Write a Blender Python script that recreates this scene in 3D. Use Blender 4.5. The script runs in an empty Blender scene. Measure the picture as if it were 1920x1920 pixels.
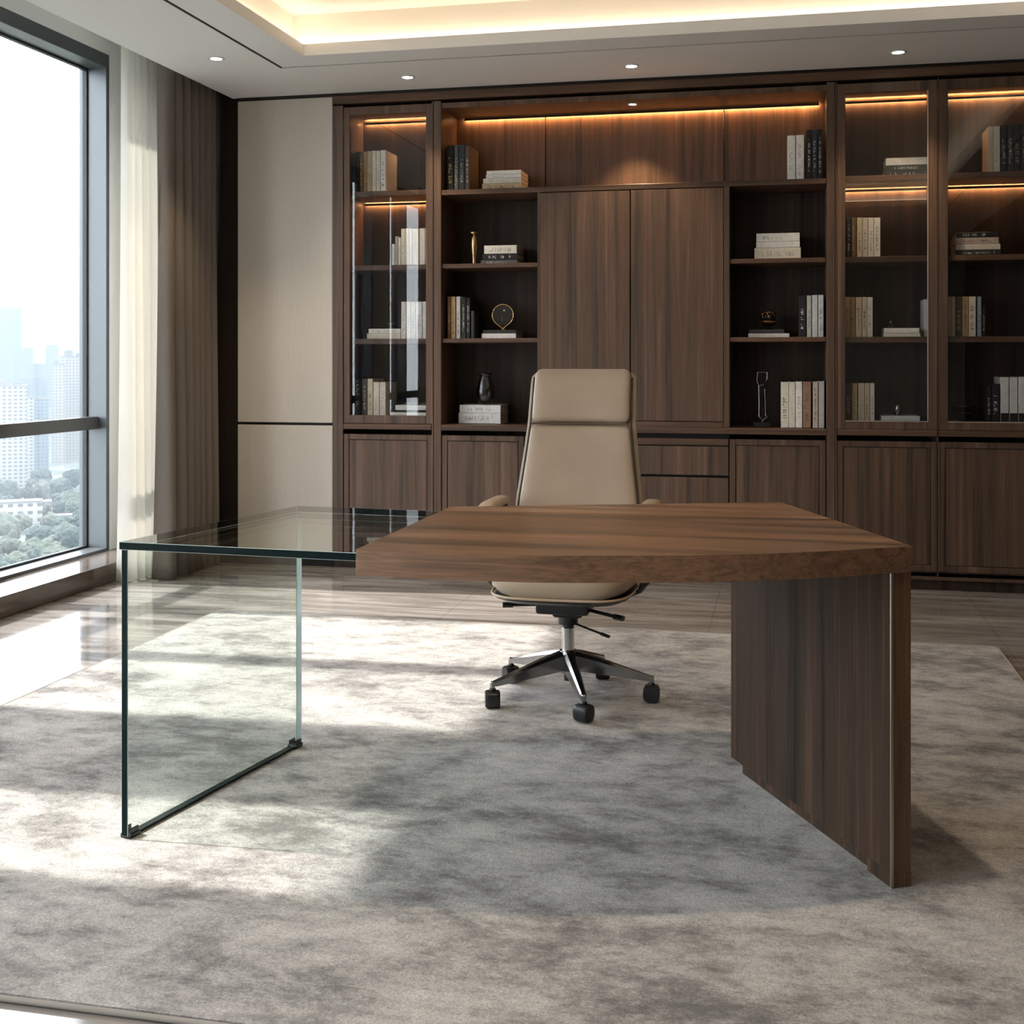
import bpy, bmesh, math, random
from mathutils import Vector, Matrix, noise
random.seed(7)
SC = bpy.context.scene
COL = SC.collection
PI = math.pi

# ------------------------------------------------------------------ materials
def new_mat(name):
    m = bpy.data.materials.new(name); m.use_nodes = True
    nt = m.node_tree
    for n in list(nt.nodes): nt.nodes.remove(n)
    out = nt.nodes.new('ShaderNodeOutputMaterial')
    return m, nt, out
def nd(nt, t, **kw):
    n = nt.nodes.new(t)
    for k, v in kw.items():
        if k in n.inputs: n.inputs[k].default_value = v
        else: setattr(n, k, v)
    return n
def principled(nt, out, col=(.5,.5,.5), rough=.5, metal=0., spec=.5):
    b = nt.nodes.new('ShaderNodeBsdfPrincipled')
    b.inputs['Base Color'].default_value = (*col, 1)
    b.inputs['Roughness'].default_value = rough
    b.inputs['Metallic'].default_value = metal
    b.inputs['Specular IOR Level'].default_value = spec
    nt.links.new(b.outputs[0], out.inputs[0])
    return b
def plain(name, col, rough=.5, metal=0., spec=.5):
    m, nt, out = new_mat(name); principled(nt, out, col, rough, metal, spec); return m
def ramp(nt, fac, stops):
    r = nt.nodes.new('ShaderNodeValToRGB'); e = r.color_ramp.elements
    while len(e) < len(stops): e.new(.5)
    for el, (p, c) in zip(e, stops): el.position = p; el.color = (*c, 1)
    nt.links.new(fac, r.inputs[0]); return r
def coords(nt, scale, use='Object', rnd=False):
    tc = nt.nodes.new('ShaderNodeTexCoord'); mp = nt.nodes.new('ShaderNodeMapping')
    mp.inputs['Scale'].default_value = scale
    src = tc.outputs[use]
    if rnd:
        oi = nt.nodes.new('ShaderNodeObjectInfo'); ad = nt.nodes.new('ShaderNodeVectorMath'); ad.operation = 'MULTIPLY_ADD'
        ad.inputs[1].default_value = (17, 11, 5); cb = nt.nodes.new('ShaderNodeCombineXYZ')
        for i in range(3): nt.links.new(oi.outputs['Random'], cb.inputs[i])
        nt.links.new(cb.outputs[0], ad.inputs[0]); nt.links.new(src, ad.inputs[2]); src = ad.outputs[0]
    nt.links.new(src, mp.inputs[0]); return mp.outputs[0]
def noise_tex(nt, vec, scale=1., detail=4., rough=.55, dist=0.):
    n = nt.nodes.new('ShaderNodeTexNoise'); n.inputs['Scale'].default_value = scale
    n.inputs['Detail'].default_value = detail; n.inputs['Roughness'].default_value = rough; n.inputs['Distortion'].default_value = dist
    nt.links.new(vec, n.inputs['Vector']); return n.outputs['Fac']
def mixc(nt, fac, a, b, mode='MIX'):
    n = nt.nodes.new('ShaderNodeMix'); n.data_type = 'RGBA'; n.blend_type = mode
    for s, v in ((0, fac), (6, a), (7, b)):
        if isinstance(v, (int, float)): n.inputs[s].default_value = v
        elif isinstance(v, tuple): n.inputs[s].default_value = (*v, 1)
        else: nt.links.new(v, n.inputs[s])
    return n.outputs[2]
def bump(nt, bsdf, h, strength=.2, dist=.002):
    b = nt.nodes.new('ShaderNodeBump'); b.inputs['Strength'].default_value = strength; b.inputs['Distance'].default_value = dist
    nt.links.new(h, b.inputs['Height']); nt.links.new(b.outputs[0], bsdf.inputs['Normal'])

def wood(name, axis='z', dark=(.056,.034,.023), mid=(.098,.061,.041), light=(.165,.107,.075), rough=.42, spec=.35, broad=22.):
    m, nt, out = new_mat(name); b = principled(nt, out, mid, rough, 0, spec)
    s1 = {'z': (broad, broad, .45), 'x': (.55, broad, broad), 'y': (broad, .55, broad)}[axis]
    s2 = {'z': (230, 230, 5), 'x': (5, 230, 230), 'y': (230, 5, 230)}[axis]
    n1 = noise_tex(nt, coords(nt, s1, rnd=True), 1, 5, .6, .7)
    n2 = noise_tex(nt, coords(nt, s2, rnd=True), 1, 3, .6, 0)
    r1 = ramp(nt, n1, [(.34, dark), (.47, mid), (.56, (mid[0]*1.22, mid[1]*1.08, mid[2]*1.0)), (.68, light)])
    r2 = ramp(nt, n2, [(.30, (.55,.53,.50)), (.62, (1.12,1.1,1.08))])
    c = mixc(nt, .65, r1.outputs[0], r2.outputs[0], 'MULTIPLY')
    nt.links.new(c, b.inputs['Base Color'])
    bump(nt, b, n2, .12, .0006)
    return m

M = {}
M['walnut'] = wood('walnut_vertical', 'z')
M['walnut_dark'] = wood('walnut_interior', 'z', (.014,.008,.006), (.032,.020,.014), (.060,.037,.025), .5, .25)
M['walnut_rail'] = wood('walnut_horizontal', 'x', (.050,.028,.017), (.095,.054,.033), (.140,.082,.051))
M['desk_top'] = wood('desk_top_walnut', 'x', (.055,.031,.018), (.150,.088,.052), (.31,.190,.115), .36, .45, 10.)
M['desk_edge'] = wood('desk_edge_walnut', 'x', (.165,.095,.056), (.225,.132,.080), (.29,.175,.108), .42, .4, 70.)
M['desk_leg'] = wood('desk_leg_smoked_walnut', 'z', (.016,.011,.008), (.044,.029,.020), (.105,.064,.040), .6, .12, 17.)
M['desk_leg_edge'] = wood('desk_leg_edge_walnut', 'z', (.07,.038,.021), (.14,.078,.045), (.20,.115,.066), .42, .4, 30.)
M['black_wood'] = wood('dark_stained_strip', 'z', (.009,.006,.004), (.015,.010,.007), (.022,.015,.011), .5, .3)
M['shadow_gap'] = plain('black_shadow_gap', (.008,.006,.005), .8)
M['ceiling'] = plain('ceiling_paint', (.87,.87,.87), .75, 0, .3)
M['tray'] = plain('tray_ceiling_paint', (.80,.77,.71), .75, 0, .3)
M['wall'] = plain('warm_white_paint', (.80,.80,.78), .8, 0, .3)
M['frame'] = plain('anodised_window_frame', (.105,.115,.125), .38, .35, .5)
M['frame_dark'] = plain('anodised_transom', (.060,.060,.060), .42, .3, .5)
M['gasket'] = plain('window_gasket', (.02,.02,.022), .6)
M['bead'] = plain('white_glazing_bead', (.62,.62,.62), .4)
M['chrome'] = plain('polished_chrome', (.62,.62,.63), .12, 1.)
M['dark_chrome'] = plain('polished_dark_aluminium', (.33,.33,.34), .16, 1.)
M['black_plastic'] = plain('black_plastic', (.012,.012,.013), .38)
M['brass'] = plain('aged_brass', (.55,.36,.17), .28, 1.)
M['gold'] = plain('bright_gold', (.80,.52,.24), .22, 1.)
M['black_gloss'] = plain('black_lacquer', (.008,.007,.006), .12)
M['trim_metal'] = plain('bronze_edge_trim', (.42,.36,.30), .3, .9)
M['pale_trim'] = plain('champagne_door_edge', (.52,.45,.38), .35, .6)

def leather(name, col):
    m, nt, out = new_mat(name); b = principled(nt, out, col, .42, 0, .45)
    v = coords(nt, (1,1,1)); n = noise_tex(nt, v, 420, 3, .6); n2 = noise_tex(nt, v, 5, 3, .5)
    r = ramp(nt, n2, [(.3, tuple(c*.93 for c in col)), (.7, tuple(c*1.05 for c in col))]); nt.links.new(r.outputs[0], b.inputs['Base Color'])
    bump(nt, b, n, .10, .0006); return m
M['leather'] = leather('tan_leather', (.39,.302,.225))
M['leather_pad'] = leather('arm_pad_leather', (.43,.32,.225))

def panel_fabric():
    m, nt, out = new_mat('beige_wall_fabric'); b = principled(nt, out, (.53,.475,.40), .85, 0, .2)
    n = noise_tex(nt, coords(nt, (260,260,9)), 1, 3, .6); n2 = noise_tex(nt, coords(nt, (700,700,700)), 1, 2, .6)
    r = ramp(nt, n, [(.3, (.56,.515,.45)), (.7, (.61,.56,.495))]); nt.links.new(r.outputs[0], b.inputs['Base Color'])
    bump(nt, b, n2, .15, .0006); return m
M['panel'] = panel_fabric()

def stone(name, axis, lo, mid, hi, rough, joints=False):
    m, nt, out = new_mat(name); b = principled(nt, out, mid, rough, 0, .5)
    sc = {'x': (1.1, 9., 9.), 'y': (9., 1.1, 9.)}[axis]
    n1 = noise_tex(nt, coords(nt, sc), 1, 8, .62, 1.2)
    n2 = noise_tex(nt, coords(nt, tuple(s*3.1 for s in sc)), 1, 6, .7, 2.)
    r = ramp(nt, n1, [(.28, lo), (.5, mid), (.70, hi)])
    v = ramp(nt, n2, [(.60, (0,0,0)), (.68, (1,1,1)), (.72, (0,0,0))])
    c = mixc(nt, .28, r.outputs[0], v.outputs[0], 'SCREEN') if False else r.outputs[0]
    vm = nt.nodes.new('ShaderNodeMath'); vm.operation = 'MULTIPLY'; vm.inputs[1].default_value = .22
    nt.links.new(v.outputs[0], vm.inputs[0])
    c = mixc(nt, vm.outputs[0], c, tuple(min(1, h*1.9) for h in hi))
    if joints:
        br = nt.nodes.new('ShaderNodeTexBrick'); br.offset = 0.; br.inputs['Scale'].default_value = 1.
        br.inputs['Brick Width'].default_value = 1.2; br.inputs['Row Height'].default_value = .9; br.inputs['Mortar Size'].default_value = .0022
        br.inputs['Color1'].default_value = (1,1,1,1); br.inputs['Color2'].default_value = (.96,.96,.96,1); br.inputs['Mortar'].default_value = (.72,.70,.68,1)
        tc = nt.nodes.new('ShaderNodeTexCoord'); mp = nt.nodes.new('ShaderNodeMapping'); mp.inputs['Location'].default_value = (.32, .07, 0)
        nt.links.new(tc.outputs['Object'], mp.inputs[0]); nt.links.new(mp.outputs[0], br.inputs['Vector'])
        c = mixc(nt, 1., c, br.outputs['Color'], 'MULTIPLY')
    nt.links.new(c, b.inputs['Base Color'])
    return m
M['floor'] = stone('polished_veined_floor_tile', 'x', (.115,.100,.090), (.245,.222,.204), (.42,.39,.365), .085, True)
M['sill'] = stone('brown_marble', 'y', (.060,.047,.038), (.105,.085,.070), (.18,.15,.125), .10)

def rug_mat():
    m, nt, out = new_mat('mottled_wool_pile'); b = principled(nt, out, (.5,.47,.44), .95, 0, .15)
    b.inputs['Sheen Weight'].default_value = .12; b.inputs['Sheen Roughness'].default_value = .6
    a = noise_tex(nt, coords(nt, (1.7, 2.6, 1)), 1, 10, .72, .25)
    c = noise_tex(nt, coords(nt, (6.5, 11., 1)), 1, 9, .80, .2)
    f = noise_tex(nt, coords(nt, (1,1,1)), 210, 4, .75)
    mx = nt.nodes.new('ShaderNodeMath'); mx.operation = 'MULTIPLY_ADD'; mx.inputs[1].default_value = .5
    h = nt.nodes.new('ShaderNodeMath'); h.operation = 'MULTIPLY'; h.inputs[1].default_value = .5
    nt.links.new(c, h.inputs[0]); nt.links.new(a, mx.inputs[0]); nt.links.new(h.outputs[0], mx.inputs[2])
    r = ramp(nt, mx.outputs[0], [(.41, (.165,.152,.143)), (.46, (.29,.272,.257)), (.51, (.44,.417,.393)), (.58, (.575,.546,.51))])
    r2 = ramp(nt, f, [(.32, (.42,.42,.42)), (.66, (1.30,1.30,1.30))])
    cc = mixc(nt, .75, r.outputs[0], r2.outputs[0], 'MULTIPLY')
    nt.links.new(cc, b.inputs['Base Color']); bump(nt, b, f, .7, .005); return m
M['rug'] = rug_mat()
M['rug_edge'] = plain('rug_binding_yarn', (.33,.30,.27), .95, 0, .1)

def cloth(name, col, rough=.9, trans=.0, sheer=0.):
    m, nt, out = new_mat(name); b = principled(nt, out, col, rough, 0, .15)
    n = noise_tex(nt, coords(nt, (420, 420, 420)), 1, 2, .6)
    r = ramp(nt, n, [(.3, tuple(c*.86 for c in col)), (.7, tuple(min(1, c*1.1) for c in col))]); nt.links.new(r.outputs[0], b.inputs['Base Color'])
    last = b.outputs[0]
    if trans:
        t = nt.nodes.new('ShaderNodeBsdfTranslucent'); t.inputs[0].default_value = (*col, 1)
        mx = nt.nodes.new('ShaderNodeMixShader'); mx.inputs[0].default_value = trans
        nt.links.new(last, mx.inputs[1]); nt.links.new(t.outputs[0], mx.inputs[2]); last = mx.outputs[0]
    if sheer:
        t = nt.nodes.new('ShaderNodeBsdfTransparent'); mx = nt.nodes.new('ShaderNodeMixShader'); mx.inputs[0].default_value = sheer
        nt.links.new(last, mx.inputs[1]); nt.links.new(t.outputs[0], mx.inputs[2]); last = mx.outputs[0]
    nt.links.new(last, out.inputs[0]); return m
M['curtain'] = cloth('taupe_drape_cloth', (.185,.160,.138), .9)
M['sheer'] = cloth('ivory_voile', (.84,.82,.77), .9, .38, .12)

def glass(name, tint, ior=1.5, rough=0.):
    m, nt, out = new_mat(name)
    t = nd(nt, 'ShaderNodeBsdfTransparent'); t.inputs[0].default_value = (*tint, 1)
    g = nd(nt, 'ShaderNodeBsdfGlossy'); g.inputs['Roughness'].default_value = rough; g.inputs[0].default_value = (1,1,1,1)
    f = nd(nt, 'ShaderNodeFresnel'); f.inputs[0].default_value = ior
    ge = nd(nt, 'ShaderNodeNewGeometry')
    # the same reflectance from either face of the pane
    mx = nd(nt, 'ShaderNodeMixShader')
    lw = nd(nt, 'ShaderNodeVectorMath', operation='DOT_PRODUCT'); nt.links.new(ge.outputs['Incoming'], lw.inputs[0]); nt.links.new(ge.outputs['Normal'], lw.inputs[1])
    ab = nd(nt, 'ShaderNodeMath', operation='ABSOLUTE'); nt.links.new(lw.outputs['Value'], ab.inputs[0])
    om = nd(nt, 'ShaderNodeMath', operation='SUBTRACT'); om.inputs[0].default_value = 1.; nt.links.new(ab.outputs[0], om.inputs[1])
    pw = nd(nt, 'ShaderNodeMath', operation='POWER'); nt.links.new(om.outputs[0], pw.inputs[0]); pw.inputs[1].default_value = 5.
    r0 = ((ior-1)/(ior+1))**2
    ma = nd(nt, 'ShaderNodeMath', operation='MULTIPLY_ADD'); nt.links.new(pw.outputs[0], ma.inputs[0]); ma.inputs[1].default_value = 1-r0; ma.inputs[2].default_value = r0
    nt.nodes.remove(f)
    nt.links.new(ma.outputs[0], mx.inputs[0]); nt.links.new(t.outputs[0], mx.inputs[1]); nt.links.new(g.outputs[0], mx.inputs[2])
    nt.links.new(mx.outputs[0], out.inputs[0]); return m
M['window_glass'] = glass('window_glass', (.985,.99,.99), 1.35)
M['desk_glass'] = glass('green_tinted_desk_glass', (.935,.972,.955), 1.5)
M['door_glass'] = glass('grey_cabinet_glass', (.94,.94,.94), 1.42)
M['clear_glass'] = glass('clear_crystal', (.92,.93,.94), 1.6)
M['smoke_glass'] = glass('smoked_vase_glass', (.70,.70,.68), 1.5)
M['glass_edge'] = plain('dark_green_glass_edge', (.002,.010,.010), .3, 0, .08)
M['glass_glint'] = plain('painted_glass_glint', (.42,.50,.49), .12, 0, .8)  # pale colour stands in for light caught along bevels and far end
M['foot_black'] = plain('dark_green_glass_clip', (.006,.012,.011), .3)

def emit(name, col, s):
    m, nt, out = new_mat(name); e = nd(nt, 'ShaderNodeEmission'); e.inputs[0].default_value = (*col, 1); e.inputs[1].default_value = s
    nt.links.new(e.outputs[0], out.inputs[0]); return m
M['shelf_led'] = emit('amber_shelf_light', (1., .50, .20), 75.)
M['shelf_led_soft'] = emit('amber_niche_light', (1., .48, .18), 55.)
M['cove_led'] = emit('warm_cove_light', (1., .79, .57), 4.4)
M['lens'] = emit('downlight_lens', (1., .93, .80), 9.)

BOOKC = dict(navy=(.022,.028,.036), black=(.013,.013,.014), brown=(.16,.085,.035), ochre=(.36,.235,.10), tan=(.48,.36,.21), cream=(.66,.60,.50),
  ivory=(.72,.69,.63), stone=(.42,.40,.36), white=(.74,.73,.71), beige=(.56,.48,.36), umber=(.075,.050,.032), slate=(.085,.09,.095), silver=(.58,.58,.57),
  charcoal=(.030,.031,.032), rust=(.27,.155,.10), rose=(.52,.40,.34), sand=(.57,.46,.31), green=(.030,.045,.036), steel=(.25,.28,.32), labelled=(.62,.60,.57))
BM = {}
for k, c in BOOKC.items():
    m, nt, out = new_mat('book_cloth_' + k); b = principled(nt, out, c, .55, 0, .35)
    n = noise_tex(nt, coords(nt, (40, 40, 40), rnd=True), 1, 4, .6)
    r = ramp(nt, n, [(.3, tuple(x*.88 for x in c)), (.7, tuple(min(1, x*1.1) for x in c))]); nt.links.new(r.outputs[0], b.inputs['Base Color'])
    BM[k] = m
TXT = dict(gold=plain('gold_foil', (.55,.40,.17), .35, .6), white=plain('white_print', (.55,.55,.53), .6), grey=plain('grey_print', (.38,.36,.33), .6), dark=plain('dark_print', (.10,.08,.06), .6))
m, nt, out = new_mat('book_pages'); b = principled(nt, out, (.6,.56,.47), .8)
n = noise_tex(nt, coords(nt, (600, 600, 600)), 1, 2, .6); r = ramp(nt, n, [(.3, (.5,.46,.38)), (.7, (.68,.64,.55))]); nt.links.new(r.outputs[0], b.inputs['Base Color'])
M['pages'] = m

# ------------------------------------------------------------------ mesh helpers
class MB:
    def __init__(self): self.bm = bmesh.new()
    def box(self, x0, x1, y0, y1, z0, z1, b=0., seg=1, mi=0, rot=None):
        r = bmesh.ops.create_cube(self.bm, size=1.)
        vs = r['verts']
        for v in vs:
            v.co = Vector((x0 + (v.co.x+.5)*(x1-x0), y0 + (v.co.y+.5)*(y1-y0), z0 + (v.co.z+.5)*(z1-z0)))
        fs = {f for v in vs for f in v.link_faces}
        for f in fs: f.material_index = mi
        if b:
            es = list({e for v in vs for e in v.link_edges})
            bmesh.ops.bevel(self.bm, geom=es, offset=b, segments=seg, profile=.5, affect='EDGES', material=-1)
        return vs
    def prism(self, pts, z0, z1, b=0., seg=2, mi=0, side=None):
        bot = [self.bm.verts.new((x, y, z0)) for x, y in pts]; top = [self.bm.verts.new((x, y, z1)) for x, y in pts]
        n = len(pts); fs = [self.bm.faces.new(top), self.bm.faces.new(bot[::-1])]
        for i in range(n):
            f = self.bm.faces.new((bot[i], bot[(i+1) % n], top[(i+1) % n], top[i])); f.material_index = mi if side is None else side; fs.append(f)
        for f in fs[:2]: f.material_index = mi
        if b:
            es = list({e for v in bot+top for e in v.link_edges})
            bmesh.ops.bevel(self.bm, geom=es, offset=b, segments=seg, profile=.5, affect='EDGES', material=-1)
    def lathe(self, prof, cx=0, cy=0, seg=32, mi=0, cap=True):
        rings = []
        for r, z in prof:
            rings.append([self.bm.verts.new((cx + r*math.cos(2*PI*i/seg), cy + r*math.sin(2*PI*i/seg), z)) for i in range(seg)])
        for a, b in zip(rings, rings[1:]):
            for i in range(seg):
                f = self.bm.faces.new((a[i], a[(i+1) % seg], b[(i+1) % seg], b[i])); f.material_index = mi
        if cap:
            f = self.bm.faces.new(rings[0][::-1]); f.material_index = mi; f = self.bm.faces.new(rings[-1]); f.material_index = mi
    def tube(self, pts, r, seg=10, closed=False, mi=0, flat=None):
        pts = [Vector(p) for p in pts]; n = len(pts); rings = []
        up0 = Vector((0, 0, 1))
        for i, p in enumerate(pts):
            a = pts[(i-1) % n] if (closed or i) else p; c = pts[(i+1) % n] if (closed or i < n-1) else p
            t = (c - a).normalized(); u = up0 if abs(t.dot(up0)) < .95 else Vector((1, 0, 0))
            s = t.cross(u).normalized(); u = s.cross(t)
            rr = r[i] if isinstance(r, (list, tuple)) else r
            fa, fb = flat if flat else (1, 1)
            rings.append([self.bm.verts.new(p + s*rr*fa*math.cos(2*PI*k/seg) + u*rr*fb*math.sin(2*PI*k/seg)) for k in range(seg)])
        m_ = n if closed else n-1
        for i in range(m_):
            a, b = rings[i], rings[(i+1) % n]
            for k in range(seg):
                f = self.bm.faces.new((a[k], a[(k+1) % seg], b[(k+1) % seg], b[k])); f.material_index = mi
        if not closed:
            self.bm.faces.new(rings[0][::-1]).material_index = mi; self.bm.faces.new(rings[-1]).material_index = mi
    def loft(self, rings, cap=True, mi=0):
        R = [[self.bm.verts.new(p) for p in ring] for ring in rings]; n = len(R[0])
        for a, b in zip(R, R[1:]):
            for k in range(n):
                self.bm.faces.new((a[k], a[(k+1) % n], b[(k+1) % n], b[k])).material_index = mi
        if cap:
            self.bm.faces.new(R[0][::-1]).material_index = mi; self.bm.faces.new(R[-1]).material_index = mi
    def build(self, name, mats, parent=None, smooth=None, loc=None, rz=0.):
        bm = self.bm
        bmesh.ops.recalc_face_normals(bm, faces=bm.faces[:])
        me = bpy.data.meshes.new(name); bm.to_mesh(me); bm.free()
        for mm in (mats if isinstance(mats, (list, tuple)) else [mats]): me.materials.append(mm)
        if smooth is not None:
            me.shade_smooth(); me.set_sharp_from_angle(angle=smooth)
        o = bpy.data.objects.new(name, me); COL.objects.link(o)
        if smooth is not None and smooth <= .8:
            wn = o.modifiers.new('weighted_normals', 'WEIGHTED_NORMAL'); wn.keep_sharp = True; wn.weight = 100
        if parent is not None: o.parent = parent
        if loc is not None: o.location = loc
        o.rotation_euler.z = rz
        return o
def BOX(name, mat, parent, *a, **k):
    m = MB(); m.box(*a, **k); return m.build(name, mat, parent, .6 if k.get('b') else None)
def tag(o, label=None, cat=None, group=None, kind=None):
    if label: o['label'] = label
    if cat: o['category'] = cat
    if group: o['group'] = group
    if kind: o['kind'] = kind
    return o
def thing(name, loc, label, cat, group=None, rz=0.):
    o = bpy.data.objects.new(name, None); COL.objects.link(o); o.location = loc; o.rotation_euler.z = rz; o.empty_display_size = .1
    return tag(o, label, cat, group)
def struct(o, label=None):
    o['kind'] = 'structure'
    if label: o['label'] = label
    return o
def superring(cx, cy, a, b, n=3.2, seg=36):
    out = []
    for i in range(seg):
        t = 2*PI*i/seg; c, s = math.cos(t), math.sin(t)
        out.append((cx + a*math.copysign(abs(c)**(2/n), c), cy + b*math.copysign(abs(s)**(2/n), s)))
    return out
SKY = 4.3; SUN = 3.7; EXPO = 1.27; TRAYW = 50
# ------------------------------------------------------------------ the room
CZ = 2.656           # soffit height
YB = 6.529           # plane of the back wall panelling and the bookcase fronts
FZ = -.012           # polished floor; the rug pile lies on it with its top at z = 0
RX = 2.10            # wall opposite the window
RY = -2.4            # wall behind the viewer
struct(BOX('floor', M['floor'], None, -4.0, RX+.1, RY-.1, 7.0, FZ-.08, FZ), 'polished brown grey veined stone tile floor')

m = MB()                                                             # soffit: outer band, then a thin recessed joint, then the inner band around the tray
TX0, TX1, TY0, TY1 = -2.320, 1.35, .60, 5.685
GX0, GX1, GY0, GY1 = TX0-.195, TX1+.195, TY0-.195, TY1+.205
g = .019
def band(m, ox0, ox1, oy0, oy1, ix0, ix1, iy0, iy1, z0, z1):
    m.box(ox0, ix0, oy0, oy1, z0, z1); m.box(ix1, ox1, oy0, oy1, z0, z1); m.box(ix0, ix1, oy0, iy0, z0, z1); m.box(ix0, ix1, iy1, oy1, z0, z1)
band(m, -3.095, RX+.1, RY-.1, 6.95, GX0-g, GX1+g, GY0-g, GY1+g, CZ, CZ+.06)
band(m, GX0, GX1, GY0, GY1, TX0, TX1, TY0, TY1, CZ, CZ+.057)
ceil = struct(m.build('ceiling', M['ceiling'], None), 'pale plaster ceiling border around the lit tray')
w = .085                                                             # tray: set back wall above the lip
m = MB(); m.box(TX0-w-.05, TX1+w+.05, TY0-w-.05, TY1+w+.05, 2.882, 2.93)
band(m, TX0-w-.05, TX1+w+.05, TY0-w-.05, TY1+w+.05, TX0-w, TX1+w, TY0-w, TY1+w, CZ+.057, 2.89)
m.build('ceiling_tray', M['tray'], ceil)
m = MB(); band(m, GX0-g, GX1+g, GY0-g, GY1+g, GX0, GX1, GY0, GY1, CZ+.004, CZ+.055)
m.build('ceiling_joint', M['shadow_gap'], ceil)
m = MB(); e = .05; z = CZ+.058
for a in ((TX0-e-.012, TX0-e+.012, TY0-e, TY1+e), (TX1+e-.012, TX1+e+.012, TY0-e, TY1+e), (TX0-e, TX1+e, TY1+e-.012, TY1+e+.012), (TX0-e, TX1+e, TY0-e-.012, TY0-e+.012)):
    m.box(*a, z, z+.008)
m.build('cove_light', M['cove_led'], ceil)
m = MB(); m.box(-4.05, -3.095, RY-.1, 6.95, 3.02, 3.10); m.box(-3.12, -3.095, RY-.1, 6.95, CZ+.058, 3.03)   # pocket in which the curtains hang
m.build('ceiling_curtain_pocket', M['ceiling'], ceil)

# back wall: plaster behind everything, fabric panels and a stained strip in front
wb = struct(BOX('wall_back', M['wall'], None, -4.05, RX+.1, 6.905, 7.0, FZ, 3.1), 'back wall behind the bookcase')
BOX('wall_back_corner', M['wall'], wb, -3.70, -3.302, YB+.035, 6.905, FZ, 3.03)
BOX('wall_strip', M['black_wood'], wb, -3.30, -3.068, YB+.004, 6.905, FZ, 3.0)
BOX('wall_panel', M['panel'], wb, -3.064, -2.488, YB, 6.905, .8005, CZ-.018, b=.002)
BOX('wall_panel', M['panel'], wb, -3.064, -2.488, YB, 6.905, .05, .785, b=.002)
BOX('wall_joint', M['shadow_gap'], wb, -3.066, -2.486, YB+.012, 6.905, FZ, CZ)
BOX('wall_panel', M['panel'], wb, 1.325, RX, YB, 6.905, .05, CZ-.018, b=.002)
BOX('trim_1', M['black_wood'], wb, -3.068, RX, YB-.004, 6.90, CZ-.016, CZ)
struct(BOX('wall_right', M['walnut_dark'], None, RX, RX+.1, RY, 6.95, FZ, CZ), 'dark timber wall facing the window')
struct(BOX('wall_front', M['panel'], None, -4.0, RX+.1, RY-.1, RY, FZ, 3.1), 'beige panelled wall behind the viewer')

# window wall: openings between piers
WX = -3.70
OP = [(3.53, 6.23), (2.32, 2.90), (-1.9, 1.86)]
m = MB()
m.box(-3.872, WX, RY-.1, 6.95, 2.865, 3.1)
m.box(-3.872, WX-.14, RY-.1, 6.95, -.5, .0)
for a, b in ((6.23, 6.95), (2.90, 3.53), (1.86, 2.32), (RY-.1, -1.9)): m.box(-3.872, WX, a, b, -.5, 2.865)
struct(m.build('wall_left', M['wall'], None), 'pale window wall with piers between the tall panes')
m = MB(); m.box(-3.86, -3.445, RY, 6.555, FZ, .088, b=.006, seg=2)
struct(m.build('trim_2', M['sill'], None, .5), 'low brown marble sill along the window wall')
def window(name, y0, y1, mull):
    r = bpy.data.objects.new(name, None); COL.objects.link(r); r.location = (WX, y0, 0); struct(r, 'floor to ceiling window in a grey metal frame')
    X0, X1, XG = -.17, 0., -.13
    Y1 = y1-y0
    m = MB()
    m.box(X0, X1, 0, .03, .06, 2.865, b=.002); m.box(X0, X1, Y1-.03, Y1, .06, 2.865, b=.002)
    m.box(X0, X1, .03, Y1-.03, 2.79, 2.865, b=.002); m.box(X0, X1, .03, Y1-.03, .06, .104, b=.002)
    m.build('window_frame', M['frame'], r, .5)
    ys = [.03] + [v for a, b in mull for v in (a-y0, b-y0)] + [Y1-.03]
    for a, b in mull: BOX('window_mullion', M['frame'], r, X0, -.02, a-y0, b-y0, .104, 2.79, b=.002)
    BOX('window_transom', M['frame_dark'], r, -.115, -.05, .03, Y1-.03, .769, .838, b=.003)
    for a, b in zip(ys[::2], ys[1::2]):
        m = MB()
        m.box(XG-.012, XG+.014, a, a+.012, .104, 2.79); m.box(XG-.012, XG+.014, b-.012, b, .104, 2.79)
        m.box(XG-.012, XG+.014, a+.012, b-.012, .104, .116); m.box(XG-.012, XG+.014, a+.012, b-.012, 2.778, 2.79)
        bd = m.build('window_bead', M['gasket'], r)
        BOX('window_pane', M['window_glass'], r, XG-.004, XG+.004, a+.010, b-.010, .112, 2.780)
    return r
window('window_1', 3.53, 6.23, [(4.24, 4.36), (5.12, 5.24)])
window('window_2', 2.32, 2.90, [])
window('window_3', -1.9, 1.86, [(-.98, -.86), (.02, .14), (1.225, 1.275)])

# downlights
def downlight(loc, label, group, power, size, warm, blend=.6, r=.033, name='recessed_downlight'):
    t = thing(name, loc, label, 'ceiling light', group)
    m = MB(); m.lathe([(r*.82, .012), (r*.82, -.001), (r*.95, -.004), (r*1.25, -.003), (r*1.27, .0)], seg=28, cap=False); m.build('trim_ring', M['bead'], t, .7)
    m = MB(); m.lathe([(r*.80, -.0032), (r*.80, -.0022)], seg=24); m.build('lens', M['lens'], t)
    l = bpy.data.lights.new('downlight_beam', 'SPOT'); l.energy = power; l.spot_size = math.radians(size); l.spot_blend = blend; l.color = warm; l.shadow_soft_size = .02
    lo = bpy.data.objects.new('downlight_beam', l); COL.objects.link(lo); lo.parent = t; lo.location = (0, 0, -.012)
    return t
W1 = (1., .78, .52)
downlight((-2.762, 5.64, CZ), 'small round downlight in the ceiling border by the drapes', 'downlights in the ceiling border', 14, 90, W1)
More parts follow.
